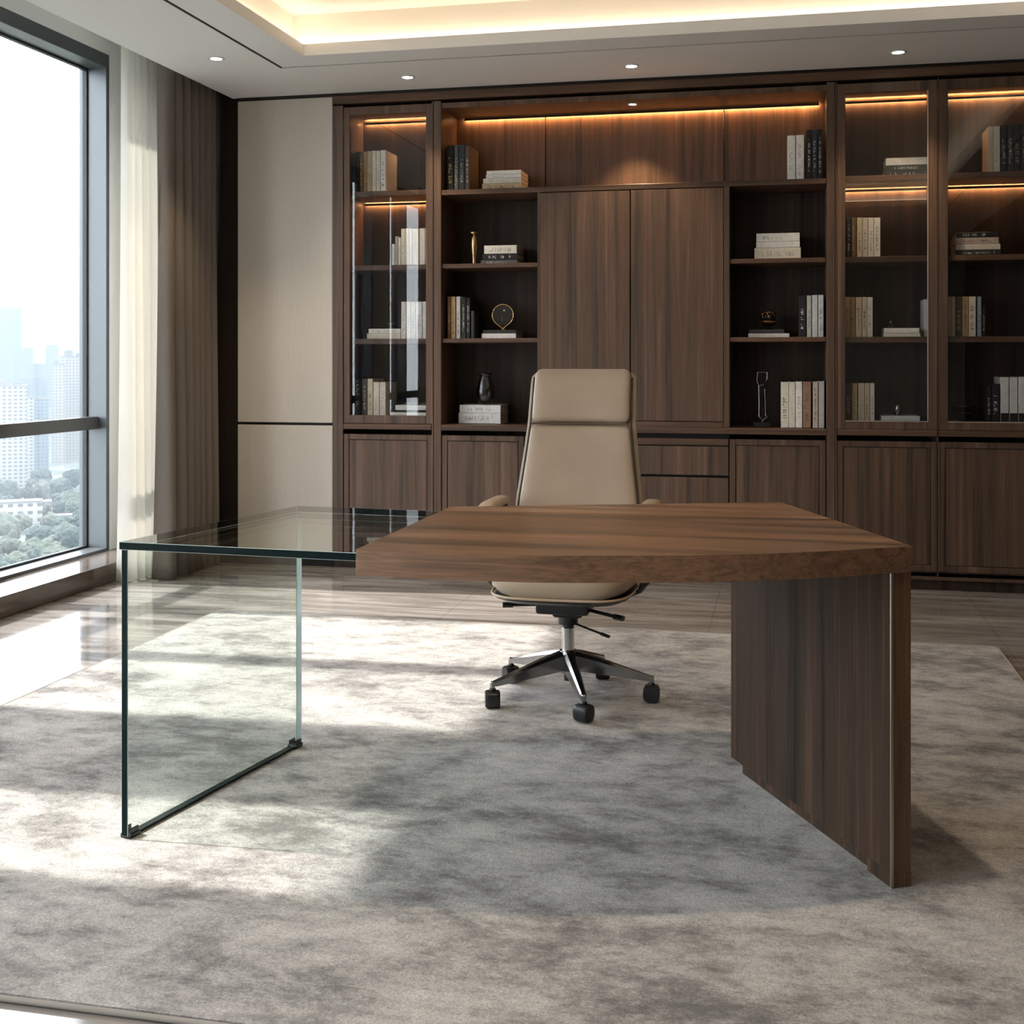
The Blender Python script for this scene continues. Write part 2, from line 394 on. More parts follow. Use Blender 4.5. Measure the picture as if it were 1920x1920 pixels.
downlight((-1.953, 6.232, CZ), 'small round downlight in front of the glass cabinet by the beige panel', 'downlights in the ceiling border', 14, 90, W1)
downlight((-.764, 6.245, CZ), 'small round downlight above the middle of the bookcase', 'downlights in the ceiling border', 14, 90, W1)
downlight((.540, 6.245, CZ), 'small round downlight above the first of the paired glass cabinets', 'downlights in the ceiling border', 14, 90, W1)

# downlight in the raised tray, over the desk
for k, (x, y, pw) in enumerate(((-.31, 2.45, TRAYW),)):
    m = MB(); m.lathe([(.040, -.004), (.052, -.003), (.053, 0)], x, y, 28, cap=False); MB_ = m.build('tray_downlight', M['bead'], ceil, .7, (0, 0, 2.882))
    m = MB(); m.lathe([(.038, -.0032), (.038, -.0022)], x, y, 24); m.build('tray_lens', M['lens'], MB_)
    l = bpy.data.lights.new('tray_beam', 'SPOT'); l.energy = pw; l.spot_size = math.radians(125); l.spot_blend = .8; l.color = (1., .80, .58); l.shadow_soft_size = .05
    lo = bpy.data.objects.new('tray_beam', l); COL.objects.link(lo); lo.parent = ceil; lo.location = (x, y, 2.872)
# ------------------------------------------------------------------ rug
def rounded_rect(x0, x1, y0, y1, r, seg=5):
    p = []
    for cx, cy, a in ((x1-r, y1-r, 0), (x0+r, y1-r, 90), (x0+r, y0+r, 180), (x1-r, y0+r, 270)):
        for i in range(seg+1):
            t = math.radians(a + 90*i/seg); p.append((cx+r*math.cos(t), cy+r*math.sin(t)))
    return p
rug = thing('area_rug', (-.86, 3.61, FZ), 'large mottled grey beige pile rug under the desk and chair', 'rug')
m = MB(); m.prism(rounded_rect(-1.69, 1.69, -1.63, 1.63, .03), .0005, .012, b=.003)
m.build('pile', M['rug'], rug, .8)
m = MB(); m.tube([(x, y, .0065) for x, y in rounded_rect(-1.697, 1.697, -1.637, 1.637, .03)], .006, 8, closed=True)
m.build('binding', M['rug_edge'], rug, 1.)

# ------------------------------------------------------------------ curtains
def drape(name, mat, label, cat, x, y0, y1, z0, z1, folds, amp, group=None, seed=1, flare=.0):
    rnd = random.Random(seed)
    ph = [rnd.uniform(-.5, .5) for _ in range(folds+1)]; am = [rnd.uniform(.7, 1.2) for _ in range(folds+1)]
    m = MB(); NS, NZ = folds*18, 24; th = .0015
    grid = []
    for j in range(NZ+1):
        v = j/NZ; row = []
        for i in range(NS+1):
            u = i/NS; k = u*folds; ki = min(int(k), folds-1)
            a = am[ki]*(1-(k-ki)) + am[ki+1]*(k-ki)
            wv = abs(math.sin(PI*(k + .18*ph[ki]*v)))                 # round folds towards the room, tight creases between them
            d = (2*wv**.62 - 1)*amp*a*(.72+.28*(1-v)) + .006*math.sin(5.1*u*folds+3*v)
            yy = y0 + (y1-y0)*u - .012*math.sin(2*PI*k) + flare*(1-v)*(u-.5)
            row.append((x + d, yy, z0 + (z1-z0)*v))
        grid.append(row)
    for off in (0, 1):
        V = [[m.bm.verts.new((p[0]+off*th, p[1], p[2])) for p in row] for row in grid]
        for j in range(NZ):
            for i in range(NS): m.bm.faces.new((V[j][i], V[j][i+1], V[j+1][i+1], V[j+1][i]))
        if off == 0: V0 = V
        else: V1 = V
    for j in range(NZ):
        for i in (0, NS): m.bm.faces.new((V0[j][i], V1[j][i], V1[j+1][i], V0[j+1][i]))
    for i in range(NS):
        for j in (0, NZ): m.bm.faces.new((V0[j][i], V0[j][i+1], V1[j][i+1], V1[j][i]))
    o = m.build(name, mat, None, 3.); tag(o, label, cat, group); return o
drape('drape_curtain', M['curtain'], 'taupe pleated drape hanging beside the beige wall panel', 'curtain', -3.215, 5.93, 6.50, FZ+.006, 2.99, 7, .072, seed=3)
drape('voile_curtain', M['sheer'], 'sheer ivory curtain gathered between window frame and taupe drape', 'curtain', -3.375, 5.83, 6.36, FZ+.006, 2.99, 7, .042, seed=5)
drape('drape_curtain', M['curtain'], 'taupe pleated drape at the pier beside the viewer', 'curtain', -3.24, 1.98, 2.33, FZ+.006, 2.99, 4, .05, seed=8)

# ------------------------------------------------------------------ bookcase wall
BK = 6.862           # inner face of the bookcase backs
WD, WI, WR = M['walnut'], M['walnut_dark'], M['walnut_rail']
def panel_door(name, par, x0, x1, z0, z1, mat=WD, fw=.030, yf=YB-.004, pale=None):
    o = BOX(name, M['shadow_gap'], par, x0+.004, x1-.004, yf+.012, yf+.024, z0+.004, z1-.004)
    m = MB(); t = yf+.022
    m.box(x0, x0+fw, yf, t, z0, z1, b=.0015); m.box(x1-fw, x1, yf, t, z0, z1, b=.0015)
    m.box(x0+fw, x1-fw, yf, t, z0, z0+fw, b=.0015); m.box(x0+fw, x1-fw, yf, t, z1-fw, z1, b=.0015)
    m.build('door_frame', mat, o, .5)
    BOX('door_panel', mat, o, x0+fw+.003, x1-fw-.003, yf+.003, t, z0+fw+.003, z1-fw-.003, b=.0012)
    if pale: BOX('edge_strip', M['pale_trim'], o, x0-.003, x0, yf-.001, t, z0, z1)
    return o
def glass_door(par, x0, x1, z0, z1, ox0, ox1, oz0, oz1, pale=None, yf=YB-.006):
    m = MB(); t = yf+.024
    m.box(x0, ox0, yf, t, z0, z1, b=.002); m.box(ox1, x1, yf, t, z0, z1, b=.002)
    m.box(ox0, ox1, yf, t, z0, oz0, b=.002); m.box(ox0, ox1, yf, t, oz1, z1, b=.002)
    o = m.build('glass_door', WD, par, .5)
    BOX('door_pane', M['door_glass'], o, ox0-.004, ox1+.004, yf+.010, yf+.014, oz0-.004, oz1+.004)
    if pale:
        BOX('edge_strip', M['pale_trim'], o, ox1-.0015, ox1+.003, yf-.001, yf+.008, oz0, oz1)
        BOX('edge_strip', M['pale_trim'], o, ox0, ox1, yf-.001, yf+.008, oz0-.003, oz0+.001)
    return o
def led(par, x0, x1, z, mat='shelf_led', yb=BK):
    m = MB(); m.box(x0, x1, yb-.016, yb-.010, z-.007, z-.003)         # slim bar just in front of the back panel, behind a lip
    o = m.build('light_strip', M[mat], par)
    BOX('strip_lip', M['walnut_dark'], o, x0, x1, yb-.026, yb-.021, z-.012, z+.0005)
    return o
def rel(o, par):   # parts are modelled in room coordinates; hang them under an Empty that stands at the unit's base
    o.parent = par; o.matrix_parent_inverse = Matrix.Translation(par.location).inverted(); return o
class Unit:
    def __init__(s, name, loc, label, cat, group=None):
        s.e = thing(name, loc, label, cat, group); bpy.context.view_layer.update()
    def box(s, name, mat, *a, **k): return rel(BOX(name, mat, None, *a, **k), s.e)
    def add(s, o): return rel(o, s.e)
def cabinet(u, xs0, xs1, side0, side1, cz0, shelves, d0, d1, z0, z1, ox0, ox1, oz0, oz1, leds, pale=False, low=None, right_full=True):
    m = MB()
    m.box(xs0, xs0+side0, YB-.008, BK+.02, FZ+.07, 2.585, b=.0015); m.box(xs1-side1, xs1, YB-.008 if right_full else YB+.024, BK+.02, FZ+.07, 2.585, b=.0015)
    a, b = xs0+side0, xs1-side1
    m.box(a, b, YB+.024, BK, 2.558, 2.58)
    m.box(a, b, YB+.024, BK, .072, .085)
    u.add(m.build('carcass', WD, None, .5))
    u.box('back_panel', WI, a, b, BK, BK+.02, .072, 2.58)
    for z_ in shelves: u.box('shelf', WR, a+.001, b-.001, YB+.030, BK-.001, z_-.029, z_, b=.0015)
    u.box('worktop', WR, a+.003, b-.003, YB-.012, BK-.001, .768, .798, b=.0015)
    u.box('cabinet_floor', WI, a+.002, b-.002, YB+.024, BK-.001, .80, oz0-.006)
    u.add(glass_door(None, d0, d1, z0, z1, ox0, ox1, oz0, oz1, pale))
    u.add(panel_door('base_door', None, d0, d1, .083, .740, pale=low))
    for l in leds: u.add(led(None, a+.02, b-.02, l))
    return a, b
u = Unit('display_cabinet', (-2.168, 6.69, FZ), 'narrow tall glass fronted bookcase unit beside the beige wall panel', 'bookcase', 'glass fronted bookcase units')
cabinet(u, -2.485, -1.896, .062, .008, 0, (2.104, 1.687, 1.274), -2.419, -1.901, .800, 2.574, -2.383, -1.939, .846, 2.527, (2.545, 2.070))
u = Unit('display_cabinet', (.508, 6.69, FZ), 'glass fronted bookcase unit, first of the pair past the open shelves', 'bookcase', 'glass fronted bookcase units')
cabinet(u, .254, .757, .008, .002, 0, (2.104, 1.687, 1.274), .262, .754, .800, 2.574, .304, .707, .843, 2.523, (2.545, 2.070), True, right_full=False)
u = Unit('display_cabinet', (1.03, 6.69, FZ), 'glass fronted bookcase unit, second of the pair, cut by the photo edge', 'bookcase', 'glass fronted bookcase units')
cabinet(u, .757, 1.318, .002, .060, 0, (2.104, 1.687, 1.274), .761, 1.252, .800, 2.574, .805, 1.208, .843, 2.523, (2.545, 2.070), True, low=True)
bpy.context.view_layer.update()

u = Unit('open_bookcase', (-.82, 6.69, FZ), 'wide walnut bookcase with lit top niche, open columns and plain doors', 'bookcase')
m = MB()
m.box(-1.892, -1.850, YB-.010, BK+.02, FZ+.07, 2.585, b=.0015); m.box(.211, .252, YB-.010, BK+.02, FZ+.07, 2.585, b=.0015)
m.box(-1.850, .211, YB-.004, BK, 2.545, 2.574, b=.0015)
m.box(-1.850, .211, YB+.024, BK, .072, .085)
m.box(-1.310, -1.295, YB-.002, BK, .80, 2.064, b=.001); m.box(-.313, -.283, YB-.002, BK, .80, 2.064, b=.001)
u.add(m.build('carcass', WD, None, .5))
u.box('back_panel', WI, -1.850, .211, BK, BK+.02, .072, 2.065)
for a, b in ((-1.848, -1.332), (-1.327, -.329), (-.324, .209)): u.box('niche_panel', WD, a, b, BK-.002, BK+.02, 2.094, 2.544, b=.001)
u.box('shelf', WR, -1.849, .210, YB-.004, BK-.003, 2.065, 2.093, b=.0015)
u.box('worktop', WR, -1.849, .210, YB-.012, BK-.001, .766, .798, b=.0015)
for a, b in ((-1.849, -1.311), (-.282, .210)):
    for z_ in (1.685, 1.274): u.box('shelf', WR, a, b, YB+.008, BK-.001, z_-.024, z_, b=.0015)
for a, b in ((-1.294, -.807), (-.801, -.315)): u.box('cupboard_door', WD, a, b, YB-.006, YB+.018, .832, 2.060, b=.0015)
u.box('rail', WR, -1.294, -.315, YB-.002, YB+.03, .799, .829, b=.0015)
u.add(panel_door('base_door', None, -1.847, -1.386, .083, .740)); u.add(panel_door('base_door', None, -.282, .206, .083, .740))
for a, b in ((-1.380, -.838), (-.832, -.288)):
    u.box('rail', WR, a, b, YB-.004, YB+.02, .705, .740, b=.0012)
    for z0, z1 in ((.548, .699), (.316, .534), (.083, .302)): u.box('drawer', WD, a, b, YB-.004, YB+.02, z0, z1, b=.0015)
u.box('gap_backing', M['shadow_gap'], -1.386, -.285, YB+.028, YB+.04, .085, .765)
u.add(led(None, -1.80, .18, 2.544, 'shelf_led_soft', BK-.003))
t = BOX('bookcase_cornice', WR, None, -2.485, 1.322, YB-.014, 6.90, 2.592, CZ-.018, b=.002); tag(t, 'long walnut cornice rail running along the bookcase top', 'cornice')
t = BOX('bookcase_plinth', WI, None, -2.485, 1.322, YB+.012, 6.88, FZ, FZ+.068, b=.002); tag(t, 'dark plinth board under the whole bookcase wall', 'plinth')
BOX('plinth_rail', WD, t, -2.485, 1.322, YB-.006, YB+.014, .040, .056, b=.001)
downlight((-.806, 6.645, 2.545), 'tiny downlight set in the roof of the lit niche', 'niche downlight', 22, 85, (1., .68, .38), .7, .022, 'niche_downlight')
BOOKS = [
  ('row', 'G1', 'top', 6.599, 2.104, [
    (-2.402, -2.378, 0.225, 'navy', ''),
    (-2.375, -2.354, 0.233, 'black', ''),
    (-2.351, -2.331, 0.232, 'brown', 'gold'),
    (-2.329, -2.309, 0.232, 'ochre', 'dark'),
    (-2.307, -2.279, 0.234, 'tan', 'dark'),
    (-2.277, -2.255, 0.234, 'cream', 'grey'),
    (-2.253, -2.23, 0.233, 'cream', 'grey'),
    (-2.227, -2.197, 0.235, 'ivory', 'dark'),
  ]),
  ('row', 'G1', 'second', 6.599, 1.687, [
    (-2.161, -2.145, 0.121, 'ivory', 'grey'),
    (-2.141, -2.126, 0.164, 'stone', 'dark'),
    (-2.122, -2.11, 0.155, 'ivory', 'grey'),
    (-2.106, -2.082, 0.206, 'cream', 'grey'),
    (-2.08, -2.062, 0.207, 'ivory', 'grey'),
    (-2.059, -2.042, 0.206, 'ivory', 'grey'),
    (-2.039, -2.005, 0.204, 'cream', 'grey'),
    (-1.998, -1.967, 0.206, 'ivory', ''),
    (-1.964, -1.939, 0.205, 'ivory', ''),
  ]),
  ('row', 'G1', 'third', 6.599, 1.274, [
    (-2.106, -2.078, 0.209, 'ivory', 'grey'),
    (-2.075, -2.051, 0.209, 'white', 'grey'),
    (-2.048, -2.021, 0.208, 'ivory', 'grey'),
    (-2.019, -1.984, 0.208, 'white', 'grey'),
    (-1.98, -1.954, 0.208, 'white', ''),
  ]),
  ('stack', 'G1', 'third', 6.599, 1.274, [
    (-2.309, -2.109, 0.031, 'cream', ''),
    (-2.299, -2.109, 0.027, 'ivory', 'grey'),
  ]),
  ('row', 'G1', 'bottom', 6.599, 0.84, [
    (-2.381, -2.346, 0.209, 'black', 'white'),
    (-2.337, -2.308, 0.209, 'umber', 'white'),
    (-2.305, -2.274, 0.209, 'beige', 'dark'),
    (-2.27, -2.235, 0.19, 'cream', 'grey'),
    (-2.232, -2.198, 0.19, 'cream', 'grey'),
  ]),
  ('stack', 'G1', 'bottom', 6.599, 0.84, [
    (-2.168, -1.96, 0.021, 'ivory', 'grey'),
    (-2.15, -1.96, 0.012, 'black', ''),
    (-2.141, -1.96, 0.028, 'silver', ''),
  ]),
  ('row', 'N', 'window', 6.589, 2.093, [
    (-1.837, -1.799, 0.258, 'black', 'gold'),
    (-1.794, -1.771, 0.258, 'slate', 'white'),
    (-1.767, -1.734, 0.258, 'navy', 'grey'),
    (-1.731, -1.707, 0.251, 'umber', 'white'),
  ]),
  ('stack', 'N', 'window', 6.619, 2.093, [
    (-1.642, -1.414, 0.042, 'tan', 'dark'),
    (-1.636, -1.42, 0.028, 'cream', 'grey'),
    (-1.62, -1.42, 0.022, 'ivory', 'grey'),
    (-1.617, -1.42, 0.021, 'ivory', ''),
  ]),
  ('row', 'N', 'far', 6.589, 2.093, [
    (0.013, 0.054, 0.238, 'ivory', 'grey'),
    (0.058, 0.098, 0.239, 'ivory', 'grey'),
    (0.111, 0.138, 0.265, 'black', 'white'),
    (0.14, 0.165, 0.265, 'charcoal', 'white'),
    (0.168, 0.192, 0.265, 'black', 'white'),
  ]),
  ('stack', 'A', 'second', 6.629, 1.685, [
    (-1.653, -1.444, 0.026, 'slate', 'white'),
    (-1.644, -1.444, 0.034, 'black', 'white'),
    (-1.633, -1.447, 0.047, 'ivory', 'grey'),
  ]),
  ('row', 'A', 'third', 6.589, 1.274, [
    (-1.833, -1.813, 0.234, 'brown', 'gold'),
    (-1.811, -1.788, 0.234, 'tan', 'dark'),
    (-1.782, -1.76, 0.234, 'silver', 'dark'),
    (-1.755, -1.727, 0.23, 'black', 'white'),
    (-1.724, -1.704, 0.227, 'black', 'white'),
    (-1.697, -1.681, 0.153, 'charcoal', ''),
  ]),
  ('stack', 'A', 'third', 6.629, 1.274, [
    (-1.647, -1.451, 0.029, 'white', ''),
    (-1.64, -1.451, 0.019, 'charcoal', ''),
  ]),
  ('stack', 'A', 'bottom', 6.639, 0.8, [
    (-1.783, -1.541, 0.06, 'white', 'grey'),
    (-1.777, -1.541, 0.045, 'white', 'grey'),
  ]),
  ('stack', 'B', 'second', 6.629, 1.685, [
    (-0.157, 0.083, 0.064, 'cream', 'grey'),
    (-0.148, 0.078, 0.032, 'ivory', ''),
    (-0.147, 0.077, 0.045, 'ivory', 'grey'),
  ]),
  ('row', 'B', 'third', 6.589, 1.274, [
    (0.071, 0.108, 0.216, 'black', 'white'),
    (0.113, 0.136, 0.218, 'stone', 'dark'),
    (0.14, 0.167, 0.22, 'silver', ''),
    (0.171, 0.197, 0.22, 'silver', 'dark'),
  ]),
  ('stack', 'B', 'third', 6.629, 1.274, [
    (-0.189, 0.024, 0.022, 'silver', 'grey'),
    (-0.185, -0.002, 0.021, 'charcoal', ''),
  ]),
  ('row', 'B', 'bottom', 6.589, 0.8, [
    (-0.02, 0.02, 0.24, 'cream', 'dark'),
    (0.022, 0.053, 0.24, 'cream', 'grey'),
    (0.056, 0.089, 0.242, 'ivory', 'grey'),
    (0.093, 0.134, 0.242, 'rust', 'dark'),
    (0.143, 0.169, 0.242, 'rose', 'dark'),
    (0.173, 0.201, 0.244, 'stone', 'white'),
  ]),
  ('stack', 'G2', 'top', 6.619, 2.104, [
    (0.499, 0.716, 0.028, 'charcoal', 'white'),
    (0.516, 0.719, 0.029, 'green', 'white'),
    (0.511, 0.719, 0.039, 'ivory', ''),
  ]),
  ('row', 'G2', 'second', 6.599, 1.687, [
    (0.316, 0.335, 0.21, 'black', 'white'),
    (0.339, 0.361, 0.207, 'brown', 'gold'),
    (0.366, 0.392, 0.206, 'sand', 'dark'),
    (0.394, 0.42, 0.205, 'beige', 'dark'),
    (0.422, 0.448, 0.205, 'cream', 'dark'),
    (0.45, 0.482, 0.204, 'cream', 'dark'),
  ]),
  ('row', 'G2', 'third', 6.599, 1.274, [
    (0.307, 0.331, 0.208, 'tan', 'dark'),
    (0.333, 0.357, 0.207, 'ochre', 'dark'),
    (0.36, 0.389, 0.207, 'sand', 'dark'),
    (0.392, 0.416, 0.207, 'beige', 'dark'),
    (0.418, 0.444, 0.206, 'cream', 'dark'),
  ]),
  ('stack', 'G2', 'third', 6.599, 1.274, [
    (0.498, 0.68, 0.019, 'cream', ''),
    (0.5, 0.675, 0.027, 'ivory', ''),
  ]),
  ('row', 'G2', 'third2', 6.659, 1.274, [
    (0.704, 0.727, 0.195, 'silver', ''),
  ]),
  ('row', 'G2', 'bottom', 6.599, 0.84, [
    (0.307, 0.338, 0.194, 'umber', 'gold'),
    (0.342, 0.367, 0.194, 'tan', 'dark'),
    (0.372, 0.403, 0.195, 'beige', 'grey'),
    (0.405, 0.429, 0.195, 'sand', 'dark'),
    (0.432, 0.453, 0.195, 'cream', 'dark'),
  ]),
  ('stack', 'G2', 'bottom', 6.619, 0.84, [
    (0.487, 0.68, 0.026, 'silver', ''),
  ]),
  ('row', 'G3', 'top', 6.599, 2.104, [
    (1.009, 1.031, 0.235, 'sand', ''),
    (1.033, 1.064, 0.235, 'cream', 'grey'),
    (1.069, 1.096, 0.241, 'black', 'white'),
    (1.1, 1.129, 0.242, 'black', 'white'),
    (1.132, 1.162, 0.243, 'black', 'gold'),
    (1.165, 1.195, 0.242, 'charcoal', 'white'),
  ]),
  ('stack', 'G3', 'second', 6.619, 1.687, [
    (0.853, 1.072, 0.03, 'charcoal', 'white'),
    (0.853, 1.07, 0.03, 'cream', ''),
    (0.851, 1.062, 0.033, 'rose', 'dark'),
    (0.859, 1.054, 0.027, 'black', 'white'),
  ]),
  ('row', 'G3', 'third', 6.599, 1.274, [
    (0.814, 0.83, 0.205, 'beige', 'grey'),
    (0.832, 0.85, 0.205, 'beige', 'grey'),
    (0.853, 0.881, 0.204, 'umber', 'gold'),
    (0.884, 0.914, 0.204, 'ochre', 'dark'),
    (0.916, 0.948, 0.204, 'cream', 'dark'),
    (0.957, 0.975, 0.203, 'steel', 'dark'),
    (0.98, 0.994, 0.157, 'black', 'white'),
  ]),
  ('row', 'G3', 'bottom', 6.599, 0.84, [
    (1.003, 1.021, 0.182, 'black', 'white'),
    (1.026, 1.062, 0.193, 'black', 'white'),
    (1.067, 1.106, 0.228, 'labelled', ''),
    (1.11, 1.148, 0.228, 'labelled', ''),
    (1.152, 1.192, 0.229, 'labelled', ''),
    (1.196, 1.232, 0.229, 'labelled', ''),
  ]),
]
# ------------------------------------------------------------------ books
UNIT = {'G1': 'glass cabinet beside the beige panel', 'N': 'the lit niche', 'A': 'open column on the window side',
        'B': 'open column past the plain doors', 'G2': 'first of the paired glass cabinets', 'G3': 'second of the paired glass cabinets'}
ORD = ['first', 'second', 'third', 'fourth', 'fifth', 'sixth', 'seventh', 'eighth', 'ninth']
CN = dict(navy='dark navy', black='black', brown='brown', ochre='ochre', tan='tan', cream='cream', ivory='ivory', stone='stone grey', white='white', beige='beige', umber='dark brown',
  slate='slate grey', silver='silver grey', charcoal='charcoal', rust='rusty brown', rose='dusty pink', sand='sand coloured', green='dark green', steel='steel grey', labelled='white dark-footed')
def lettering(par, vertical, w, h, col, rnd):
    """a line of small printed marks on the spine, lying just proud of the cloth; local x across, z up, y = 0 at the spine"""
    m = MB(); L = h if vertical else w; T = w if vertical else h
    def mark(s0, s1, t0, t1):
        if vertical: m.box(t0, t1, -.0007, .0003, s0, s1)
        else: m.box(s0, s1, -.0007, .0003, t0, t1)
    s = L*rnd.uniform(.12, .22); end = L*rnd.uniform(.62, .86)
    if not vertical: s -= L/2; end -= L/2
    c = 0 if vertical else h/2
    hh = T*rnd.uniform(.17, .26)
    while s < end:
        g = rnd.uniform(.35, .9)*hh*1.3
        k = rnd.random()
        if k < .72:
            mark(s, s+g*.32, c-hh, c+hh); 
            if rnd.random() < .6: mark(s+g*.32, s+g, c-hh*rnd.choice((1, .1)), c-hh*rnd.choice((1, .1))+hh*.45)
        elif k < .88: mark(s, s+g, c-hh, c-hh*.5)
        s += g*1.35
        if rnd.random() < .12: s += hh*1.6
    if len(m.bm.verts) < 56: m.bm.free(); return
    m.build('spine_lettering', TXT[col], par)
def book(x0, x1, z0, h, yf, depth, col, txt, label, group, lying=False, rz=0.):
    rnd = random.Random(int((x0*977 + z0*131 + h*7)*1000) & 0xffff)
    w = x1-x0; cx = (x0+x1)/2
    t = .0022 if min(w, h) > .012 else .0012
    m = MB()
    if not lying:                                                    # standing: boards left and right, rounded spine in front
        b = min(.004, w*.22)
        m.box(-w/2, w/2, 0, .006, 0, h, b=b*.55, seg=2); m.box(-w/2, -w/2+t, .005, depth, 0, h); m.box(w/2-t, w/2, .005, depth, 0, h)
    else:
        m.box(-w/2, w/2, 0, .006, 0, h, b=min(.003, h*.2), seg=2); m.box(-w/2, w/2, .005, depth, 0, t); m.box(-w/2, w/2, .005, depth, h-t, h)
    o = m.build('book', BM[col], None, .6, (cx, yf, z0), rz)
    tag(o, label, 'book', group)
    if not lying: BOX('page_block', M['pages'], o, -w/2+t, w/2-t, .006, depth-.004, .003, h-.003)
    else: BOX('page_block', M['pages'], o, -w/2+.003, w/2-.003, .006, depth-.004, t, h-t)
    if col == 'labelled': BOX('spine_label', BM['black'], o, -w/2+.0008, w/2-.0008, -.0006, .003, .002, .046)
    if txt: lettering(o, not lying, w, h, txt, rnd)
    return o
SHELF = dict(top='top shelf', second='second shelf', third='third shelf', bottom='bottom shelf')
for kind, un, sh, yf, zb, lst in BOOKS:
    dep = .205 if yf < 6.62 else .185
    if un == 'N': place = 'in the lit niche, window end' if sh == 'window' else 'in the lit niche, far end'
    else: place = SHELF.get(sh, 'third shelf') + ', ' + UNIT[un]
    if kind == 'row':
        for i, (x0, x1, h, col, txt) in enumerate(lst):
            if sh == 'third2': lab = 'thin pale book standing alone set back, third shelf, ' + UNIT[un]
            else: lab = '%s book, %s from window side, %s' % (CN[col], ORD[i], place)
            book(x0, x1, zb, h, yf, dep, col, txt, lab, 'books standing on the ' + place.replace(',', '').replace('in the ', '') if un != 'N' else 'books standing ' + place.replace(',', ''))
    else:
        z = zb; n = len(lst)
        for i, (x0, x1, h, col, txt) in enumerate(lst):
            pos = 'top of pile' if i == n-1 else ('bottom of pile' if i == 0 else '%s up in pile' % ORD[i])
            lab = '%s book, %s, %s' % (CN[col], pos, place)
            rz = 0.
            book(x0, x1, z, h-.0006, yf, min(.20, 6.855-yf-.012), col, txt, lab, 'books lying in a pile ' + place.replace(',', ''), True, rz)
            z += h
TOPS = {}
for kind, un, sh, yf, zb, lst in BOOKS:
    if kind == 'stack': TOPS[un, sh] = zb + sum(b[2] for b in lst)

# ------------------------------------------------------------------ ornaments
S1, S2, S3 = 1.685, 1.274, .798
t = thing('candlestick', (-1.689, 6.625, S1), 'slender brass candlestick beside a pile of books', 'candlestick')
m = MB(); m.lathe([(.014, 0), (.014, .004), (.011, .008), (.010, .030), (.0125, .052), (.0165, .09), (.0175, .12), (.015, .150), (.009, .158), (.008, .165)], seg=24); m.build('stem', M['brass'], t, .7)
m = MB(); m.lathe([(.008, .165), (.014, .168), (.024, .174), (.025, .181), (.010, .183)], seg=24); m.build('cup', M['gold'], t, .7)

t = thing('ring_sculpture', (-1.533, 6.66, TOPS['A', 'third']), 'gold ring ornament with a dark disc standing on two books', 'ornament')
m = MB(); R_ = .060; zc = .083
m.tube([(R_*math.cos(a), 0, zc + R_*math.sin(a)) for a in [math.radians(-60+300*i/40) for i in range(41)]][0:41], .0030, 8)
m.tube([(R_*math.cos(math.radians(-60)), 0, zc+R_*math.sin(math.radians(-60))), (.008, 0, .014), (-.006, 0, .002)], .0028, 8)
m.tube([(R_*math.cos(math.radians(240)), 0, zc+R_*math.sin(math.radians(240))), (-.008, 0, .014), (.010, 0, .002)], .0028, 8)
m.build('ring', M['gold'], t, 1.)
m = MB()
pts = [((R_-.003)*math.cos(2*PI*i/40), zc + (R_-.003)*math.sin(2*PI*i/40)) for i in range(40)]
a = [m.bm.verts.new((x, .001, z_)) for x, z_ in pts]; b = [m.bm.verts.new((x, .004, z_)) for x, z_ in pts]
m.bm.faces.new(a); m.bm.faces.new(b[::-1])
for i in range(40): m.bm.faces.new((a[i], a[(i+1) % 40], b[(i+1) % 40], b[i]))
m.build('disc', plain('smoky_disc', (.035,.028,.022), .5, 0, .2), t)
m = MB(); m.tube([(-.003, -.002, zc-.036), (-.003, -.002, zc-.004)], .0016, 6); m.build('pin', M['gold'], t, 1.)
m = MB(); bmesh.ops.create_uvsphere(m.bm, u_segments=12, v_segments=8, radius=.0055, matrix=Matrix.Translation((.008, -.002, zc+.026))); m.build('bead', M['bead'], t, 1.)

t = thing('glass_vase', (-1.633, 6.66, TOPS['A', 'bottom']), 'dark smoked glass vase standing on two white books', 'vase')
m = MB(); m.lathe([(.026, .001), (.034, .006), (.048, .035), (.053, .062), (.050, .095), (.040, .130), (.031, .152), (.029, .160), (.034, .172), (.031, .172), (.026, .160), (.037, .13), (.047, .095), (.050, .062), (.045, .037), (.030, .010)], seg=40)
m.build('vessel', M['smoke_glass'], t, 1.)
m = MB(); m.tube([(.033*math.cos(2*PI*i/28), .033*math.sin(2*PI*i/28), .172) for i in range(28)], .004, 8, closed=True); m.build('rim', M['black_gloss'], t, 1.)

t = thing('dark_bowl', (-.083, 6.67, TOPS['B', 'third']), 'black and gold lidded bowl standing on two books', 'bowl')
m = MB(); m.lathe([(.016, 0), (.018, .004), (.010, .010), (.012, .016), (.034, .024), (.048, .036), (.046, .040), (.030, .034), (.030, .05), (.040, .062), (.038, .080), (.026, .090), (.010, .094)], seg=36); m.build('body', M['black_gloss'], t, .8)
m = MB(); m.lathe([(.040, .028), (.052, .040), (.053, .044), (.048, .044), (.036, .033)], seg=36); m.build('dish', M['brass'], t, .8)
m = MB(); m.tube([(.036*math.cos(2*PI*i/28), .036*math.sin(2*PI*i/28), .088 + .003*math.sin(6*PI*i/28)) for i in range(28)], .003, 6, closed=True)
for k in range(7):
    a = 2*PI*k/7; m.tube([(.036*math.cos(a), .036*math.sin(a), .087), (.042*math.cos(a+.2), .042*math.sin(a+.2), .070), (.036*math.cos(a+.4), .036*math.sin(a+.4), .058)], .0022, 6)
m.build('gold_band', M['gold'], t, 1.)

